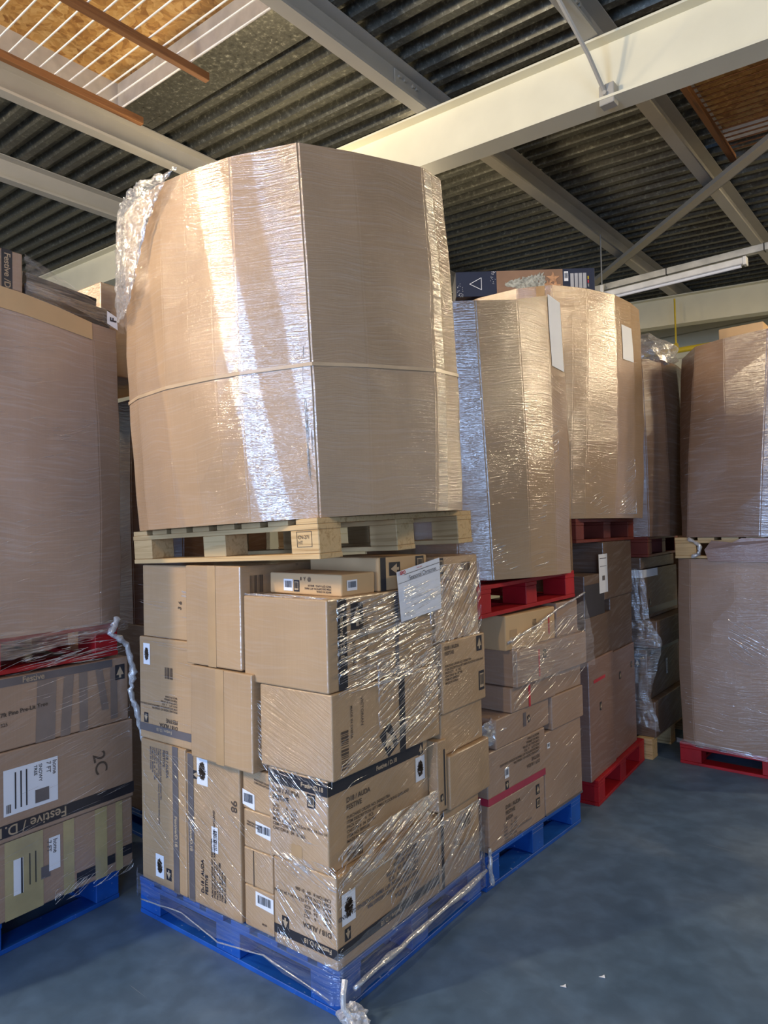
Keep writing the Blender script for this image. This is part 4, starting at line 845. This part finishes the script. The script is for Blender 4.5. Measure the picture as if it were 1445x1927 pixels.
b4 = [(-.55, 3.38), (-.25, 3.40), (-.10, 3.45), (.0, 3.60), (.03, 3.85), (.0, 4.2), (-.3, 4.4), (-.8, 4.4), (-1.1, 4.1), (-1.1, 3.6)]
t4 = [(-.58, 3.42), (-.26, 3.42), (-.12, 3.46), (-.02, 3.58), (.01, 3.85), (-.02, 4.15), (-.3, 4.35), (-.8, 4.35), (-1.1, 4.1), (-1.1, 3.6)]
octabin('wrapped_octabin', T(0, 0, 0), b4, t4, 1.615, 2.95, 'slim looking brown wrapped box in the gap right of the third one', 'octabin_shade', 'wrapped many-sided bulk boxes', bulge=.03, seed=10)
crumple(T(-.22, 3.72, 2.97), (0, 0, .05), (.28, .30, .17), 'clear crumpled film cap bulging over the slim brown box in the gap', 8, 'film_fold', amp=.12, name='stretch_film')
film_sheet('stretch_film', [[(-.33, 3.30, 1.38), (-.20, 3.33, 1.39), (-.12, 3.36, 1.37)], [(-.33, 3.30, 1.05), (-.18, 3.33, 1.03), (-.08, 3.37, 1.0)], [(-.30, 3.30, .80), (-.14, 3.34, .86), (-.0, 3.38, .84)], [(-.30, 3.30, .45), (-.2, 3.34, .5), (-.10, 3.37, .45)], [(-.27, 3.32, .2), (-.18, 3.33, .25), (-.03, 3.37, .2)]],
           'shiny film sleeve down the narrow side of the dark stack in the gap', 'film', 9, .006)
# fifth, deep in the gap
b5 = [(-.75, 4.95), (-.45, 4.9), (-.25, 4.98), (-.12, 5.2), (-.12, 5.7), (-.4, 6.0), (-1, 6.0), (-1.2, 5.6), (-1.2, 5.1)]
octabin('wrapped_octabin', T(0, 0, 0), b5, b5, 1.5, 3.05, 'farthest wrapped box seen only as a sliver deep in the gap', 'octabin_shade', 'wrapped many-sided bulk boxes', bulge=.02, seed=12)
carton(T(0, 0, 0), -1.1, -.2, 5.0, 5.9, .0, 1.499, 'large dark carton on the floor deep in the gap', 'carton_deep_shade', 'dark cartons of the stack in the gap')

# ================================================================== RIGHT TOWER (T6)
F6 = T(1.287, 3.40, 0)
pallet(F6, 1.2, 1.0, 'bright red pallet on the floor at the right edge', 'red', h=.15, boards=8, seed=13)
lo6 = [(.10, 3.44), (.20, 3.375), (.33, 3.372), (.48, 3.375), (1.15, 3.39), (1.28, 3.5), (1.28, 4.3), (1.1, 4.4), (.3, 4.4), (.1, 4.2)]
lo6t = [(.10, 3.46), (.205, 3.385), (.36, 3.38), (.50, 3.375), (1.12, 3.39), (1.27, 3.5), (1.27, 4.3), (1.1, 4.4), (.3, 4.4), (.1, 4.2)]
octabin('wrapped_octabin', T(0, 0, 0), lo6, lo6t, .151, 1.455, 'lower wrapped brown box on the red pallet at the right edge', 'octabin_brown', 'wrapped many-sided bulk boxes', bulge=.012, seed=14)
pallet(T(1.30, 3.40, 1.458), 1.2, 1.0, 'raw wooden pallet between the two brown boxes at the right edge', 'pine', h=.148, boards=8, seed=14)
u6b = [(.12, 3.50), (.19, 3.39), (.48, 3.37), (.66, 3.36), (1.12, 3.39), (1.27, 3.5), (1.27, 4.3), (1.1, 4.4), (.3, 4.4), (.12, 4.2)]
u6t = [(.085, 3.75), (.28, 3.42), (.49, 3.33), (.77, 3.28), (1.10, 3.37), (1.25, 3.5), (1.25, 4.3), (1.1, 4.4), (.3, 4.4), (.1, 4.2)]
octabin('wrapped_octabin', T(0, 0, 0), u6b, u6t, 1.608, 2.96, 'upper dark brown wrapped box at the right edge', 'octabin_shade', 'wrapped many-sided bulk boxes', bulge=.012, seed=15)
meshobj_f = props(meshobj('torn_flap', [(.335, 3.362, 1.44), (.50, 3.36, 1.44), (.95, 3.36, 1.44), (.95, 3.355, 1.60), (.55, 3.352, 1.60), (.49, 3.35, 1.57), (.36, 3.352, 1.585), (.31, 3.36, 1.52)], [(0, 1, 2, 3, 4, 5, 6, 7)], M['carton_shade']), 'torn brown cardboard flap over the wooden pallet at the right edge', 'cardboard')
md = meshobj_f.modifiers.new('s', 'SOLIDIFY'); md.thickness = .005
p6 = ((0, 3.36, 0), (1, 0, 0), (0, 0, 1), (0, -1, 0))
folds(T(0, 0, 0), [(*p6, .45, .85, .75, 1.05, -28, 8, 70, .05, .25, .001, .004), (*p6, .15, .8, .2, 1.4, -8, 10, 60, .05, .25, .001, .0025), (*p6, .2, .8, 2.0, 2.7, 10, 20, 60, .05, .25, .001, .0025)], 'film pleats on the two brown boxes at the right edge', 16, 'film_fold')
film_sheet('stretch_film', [[(.08, 3.36, .19), (.5, 3.355, .17), (.9, 3.355, .15)], [(.08, 3.355, .155), (.5, 3.35, .135), (.9, 3.35, .115)]], 'pinkish film edge along the top of the red pallet at the right edge', 'film', 3, .003)
rope([(.20, 3.385, 1.60), (.28, 3.36, 1.55), (.27, 3.36, 1.49), (.22, 3.37, 1.465)], .014, 'twisted film tied round the block of the wooden pallet at the right edge', 'film_rope', 3)
carton(T(0, 0, 0), .29, .60, 4.0, 4.3, 2.97, 3.20, 'small pale block on top of the upper brown box at the right', 'carton_bare', None)  # carton shape standing in for a cream piece of the beam

# ================================================================== LEFT TOWER (T0)
F0 = T(-1.396, -.059, 0) @ RZ(.0857)
F0p = F0 @ T(0, -1.2, 0)
pallet(F0p, 1.0, 1.2, 'blue pallet on the floor at the left edge under taped tree cartons', 'blue', h=.15, boards=7, seed=15)
G0 = 'long tree cartons of the left stack'
carton(F0, -1.0, .045, -1.25, .045, .151, .468, 'lowest carton of the left stack covered in yellowish tape', 'carton_rosy', G0,
       [('sticker', 'R', .735, .09, .775, .235, 'plain', 2), ('sticker', 'R', .885, .13, .935, .27, 'plain', 3), ('text', 'R', .905, .26, .026, -90, 'home\n7 FT', 'ink_grey'), ('mark', 'R', .765, .09, .772, .235, 'ink'), ('mark', 'R', .80, .11, .804, .24, 'ink'), ('mark', 'R', .825, .11, .829, .24, 'ink'),
        ('band', 'R', 1.01, .025, 1.10, .07), ('band', 'R', 1.16, .045, 1.20, .085), ('band', 'R', 1.24, .055, 1.29, .10), ('band', 'R', .85, .11, .89, .16, 'ink_grey')],
       tape=[('R', .70, 0, .86, .317, 'tape_yellow'), ('R', .95, 0, 1.0, .317, 'tape_yellow'), ('R', 1.10, 0, 1.16, .317, 'tape_yellow'), ('R', 1.205, 0, 1.24, .317, 'tape_yellow')])
carton(F0, -1.0, .05, -1.25, .05, .47, .835, 'middle carton of the left stack, big white tree label and Festive band', 'carton_rosy', G0,
       [('band', 'R', 0, .02, 1.30, .072), ('text', 'R', .965, .064, .058, 180, 'Festive / D.18', 'ink_tan'), ('sticker', 'R', .695, .105, .925, .292, 'plain', 2),
        ('text', 'R', .903, .28, .026, -90, 'home\n7 FT', 'ink_grey'), ('text', 'R', .842, .28, .020, -90, 'SNOWY\nTREE', 'ink'), ('mark', 'R', .74, .125, .746, .275, 'ink'), ('mark', 'R', .763, .125, .769, .275, 'ink'), ('mark', 'R', .786, .125, .792, .275, 'ink'),
        ('mark', 'R', .825, .12, .885, .175, 'ink_grey'), ('barcode', 'R', .705, .115, .725, .15), ('text', 'R', 1.09, .25, .085, -80, '2C', 'ink_brown')])
carton(F0, -1.0, .04, -1.25, .035, .837, 1.135, 'upper carton of the left stack crossed by grey tape strips', 'carton_rosy', G0,
       [('band', 'R', 0, .262, 1.2, .295, 'ink_grey'), ('text', 'R', .78, .268, .035, 0, 'Festive', 'ink_tan'), ('text', 'R', .69, .14, .024, 3, '7ft Pine Pre-Lit Tree', 'ink_brown'), ('text', 'R', .69, .10, .02, 3, '325', 'ink_brown'), ('arrow', 'R', 1.24, .23, .07, 0)],
       tape=[('R', .835, .0, .92, .26, 'tape_grey', .01), ('R', .945, 0, .99, .26, 'tape_grey', .02), ('R', 1.035, 0, 1.075, .26, 'tape_grey'), ('R', 1.145, .07, 1.18, .26, 'tape_grey', -.03), ('R', 1.19, .02, 1.225, .26, 'tape_grey')])
pallet(F0p @ T(.015, 0, 1.145), 1.0, 1.2, 'red pallet half way up the left stack under ragged film', 'red', h=.155, boards=7, seed=16)
b0 = [(-.0, -1.25), (.05, -1.0), (.055, -.45), (.05, -.11), (-.0, .02), (-.25, .05), (-.8, .03), (-1.0, -.2), (-1.0, -1.0), (-.8, -1.25)]
t0_ = [(-.0, -1.25), (.05, -1.0), (.055, -.45), (.05, -.135), (.02, .01), (-.2, .06), (-.8, .03), (-1.0, -.2), (-1.0, -1.0), (-.8, -1.25)]
octabin('wrapped_octabin', F0, b0, t0_, 1.301, 2.70, 'rosy brown wrapped box at the left edge of the picture', 'octabin_grey', 'wrapped many-sided bulk boxes', bulge=.012, seed=17, ztop=[.06, .06, .03, 0, 0, 0, 0, 0, .06, .06])
rim = props(meshobj('cardboard_rim', [tuple(F0 @ Vector(p)) for p in [(.058, -.95, 2.70), (.062, -.45, 2.66), (.058, -.14, 2.62), (.054, -.14, 2.70), (.058, -.30, 2.73), (.06, -.45, 2.75), (.055, -.95, 2.79)]], [(0, 1, 2, 3, 4, 5, 6)], M['carton_bare']), 'bare tan cardboard rim above the film on the left wrapped box', 'cardboard')
md = rim.modifiers.new('s', 'SOLIDIFY'); md.thickness = .006; md.offset = -1
carton(F0, -.75, .02, -1.15, -.44, 2.765, 2.935, 'carton with vertical Festive lettering on top of the left wrapped box', 'carton_rosy', None, [('band', 'R', .62, 0, .665, .17), ('text', 'R', .632, .155, .038, -90, 'Festive /D', 'ink_tan')])
bb = empty('black_box', F0 @ T(-.25, -.24, 2.722) @ RY(radians(2)) @ RX(radians(-4)), 'black film-wrapped box sloping on top of the left wrapped box', 'box')
bm_obj('box_body', bbox((-.4, -.19, 0.0), (.25, .23, .10), .006), M['black_box'], bb)
quad_part('white_label', Face('R', 0, .25, -.19, .23, 0, .1), .12, .004, .15, .022, M['paper'], bb)
db = empty('dark_lid', F0 @ T(-.45, -.12, 2.83) @ RX(radians(-5)), 'plain black flat box behind the film on the left tower', 'box')
bm_obj('box_body', bbox((-.4, -.22, 0), (.25, .16, .10), .004), M['ink'], db)
carton(F0, -1.1, -.25, .10, .55, 2.55, 3.03, 'brown carton behind the black box, bright film along its top edge', 'carton_rosy', None, tape=[('R', .2, .0, .26, .48, 'tape_grey')])
fl0 = [[tuple(F0 @ Vector(p)) for p in [(.03, -.44, 2.94), (.04, -.25, 2.86), (.04, -.05, 2.78), (.04, .03, 2.74)]], [tuple(F0 @ Vector(p)) for p in [(.045, -.44, 2.86), (.05, -.25, 2.81), (.05, -.05, 2.74), (.05, .03, 2.72)]], [tuple(F0 @ Vector(p)) for p in [(.055, -.44, 2.77), (.06, -.25, 2.75), (.06, -.05, 2.70), (.055, .03, 2.68)]]]
film_sheet('stretch_film', fl0, 'stretched film sloping down over the boxes on top of the left tower', 'film', 3, .003)
sg = empty('letter_sign', F0 @ T(.055, -.07, 2.71), 'small white label with a sideways letter F on the corner of the left tower', 'label')
fG = Face('R', 0, .012, 0, .06, 0, .07)
meshobj('label_card', [fG.p(0, 0, 0), fG.p(.055, -.02, 0), fG.p(.052, .04, 0), fG.p(.0, .06, 0)], [(0, 1, 2, 3)], M['paper'], sg); text_part('F', fG, .046, .012, .045, 90, M['ink'], sg, .002, name='letter', bold=.0015)
f0r = ((.06, 0, 0), (0, 1, 0), (0, 0, 1), (1, 0, 0))
folds(F0, [(*f0r, -.6, .02, .2, 1.1, 8, 10, 60, .05, .25, .001, .003), (*f0r, -.6, -.12, 1.35, 2.65, 10, 25, 80, .05, .25, .001, .003), (*f0r, -.6, .0, 1.15, 1.32, 5, 12, 50, .08, .3, .002, .006), (*f0r, -.35, .03, .14, .20, 30, 15, 16, .05, .2, .003, .008)], 'film pleats over the left stack', 17, 'film_fold')
film_sheet('stretch_film', [[tuple(F0 @ Vector(p)) for p in [(.065, -.62, 1.33), (.065, -.3, 1.32), (.065, .02, 1.31)]], [tuple(F0 @ Vector(p)) for p in [(.07, -.62, 1.2), (.07, -.3, 1.24), (.07, .02, 1.27)]]], 'torn film hanging over the red pallet of the left stack', 'film', 12, .006)
rope([tuple(F0 @ Vector(p)) for p in [(.07, -.03, 1.33), (.08, -.08, 1.26), (.085, .0, 1.20), (.085, .03, 1.08), (.085, .02, .98), (.09, .05, .86), (.09, .08, .72)]], .016, 'long torn tail of white film hanging beside the left stack', 'film_rope', 4, 'film_tail')
# stack behind the left tower, seen in the dark slot
F0b = T(-1.75, .35, 0)
pallet(F0b, 1.2, 1.0, 'blue pallet in the shadow behind the left stack', 'blue', h=.15, boards=8, seed=18)
carton(F0b, -1.15, .0, 0, 1.0, .151, 1.2, 'big shaded carton behind the left stack', 'carton_deep_shade', None)
octabin('wrapped_octabin', F0b, [(-.2, 0), (0, .2), (0, .8), (-.2, 1.0), (-1, 1), (-1.2, .8), (-1.2, .2), (-1, 0)], [(-.2, 0), (0, .2), (0, .8), (-.2, 1.0), (-1, 1), (-1.2, .8), (-1.2, .2), (-1, 0)], 1.201, 2.5, 'shadowed wrapped box behind the left stack', 'octabin_shade', 'wrapped many-sided bulk boxes', seed=19)

# litter on the floor
for (x, y, s, lab) in [(.53, .64, .012, 'small white scrap on the floor nearer the blue pallets'), (.78, .03, .014, 'small white scrap on the floor in the foreground'), (.62, .78, .012, 'pale paper scrap on the floor next to a smaller white one')]:
    o = meshobj('paper_scrap', [(x-s, y-s*.5, .002), (x+s, y-s*.2, .004), (x+s*.2, y+s, .006), (x-s*.3, y+s*.3, .003)], [(0, 1, 2, 3)], M['paper']); props(o, lab, 'litter', 'scraps on the floor')
    md = o.modifiers.new('s', 'SOLIDIFY'); md.thickness = .001
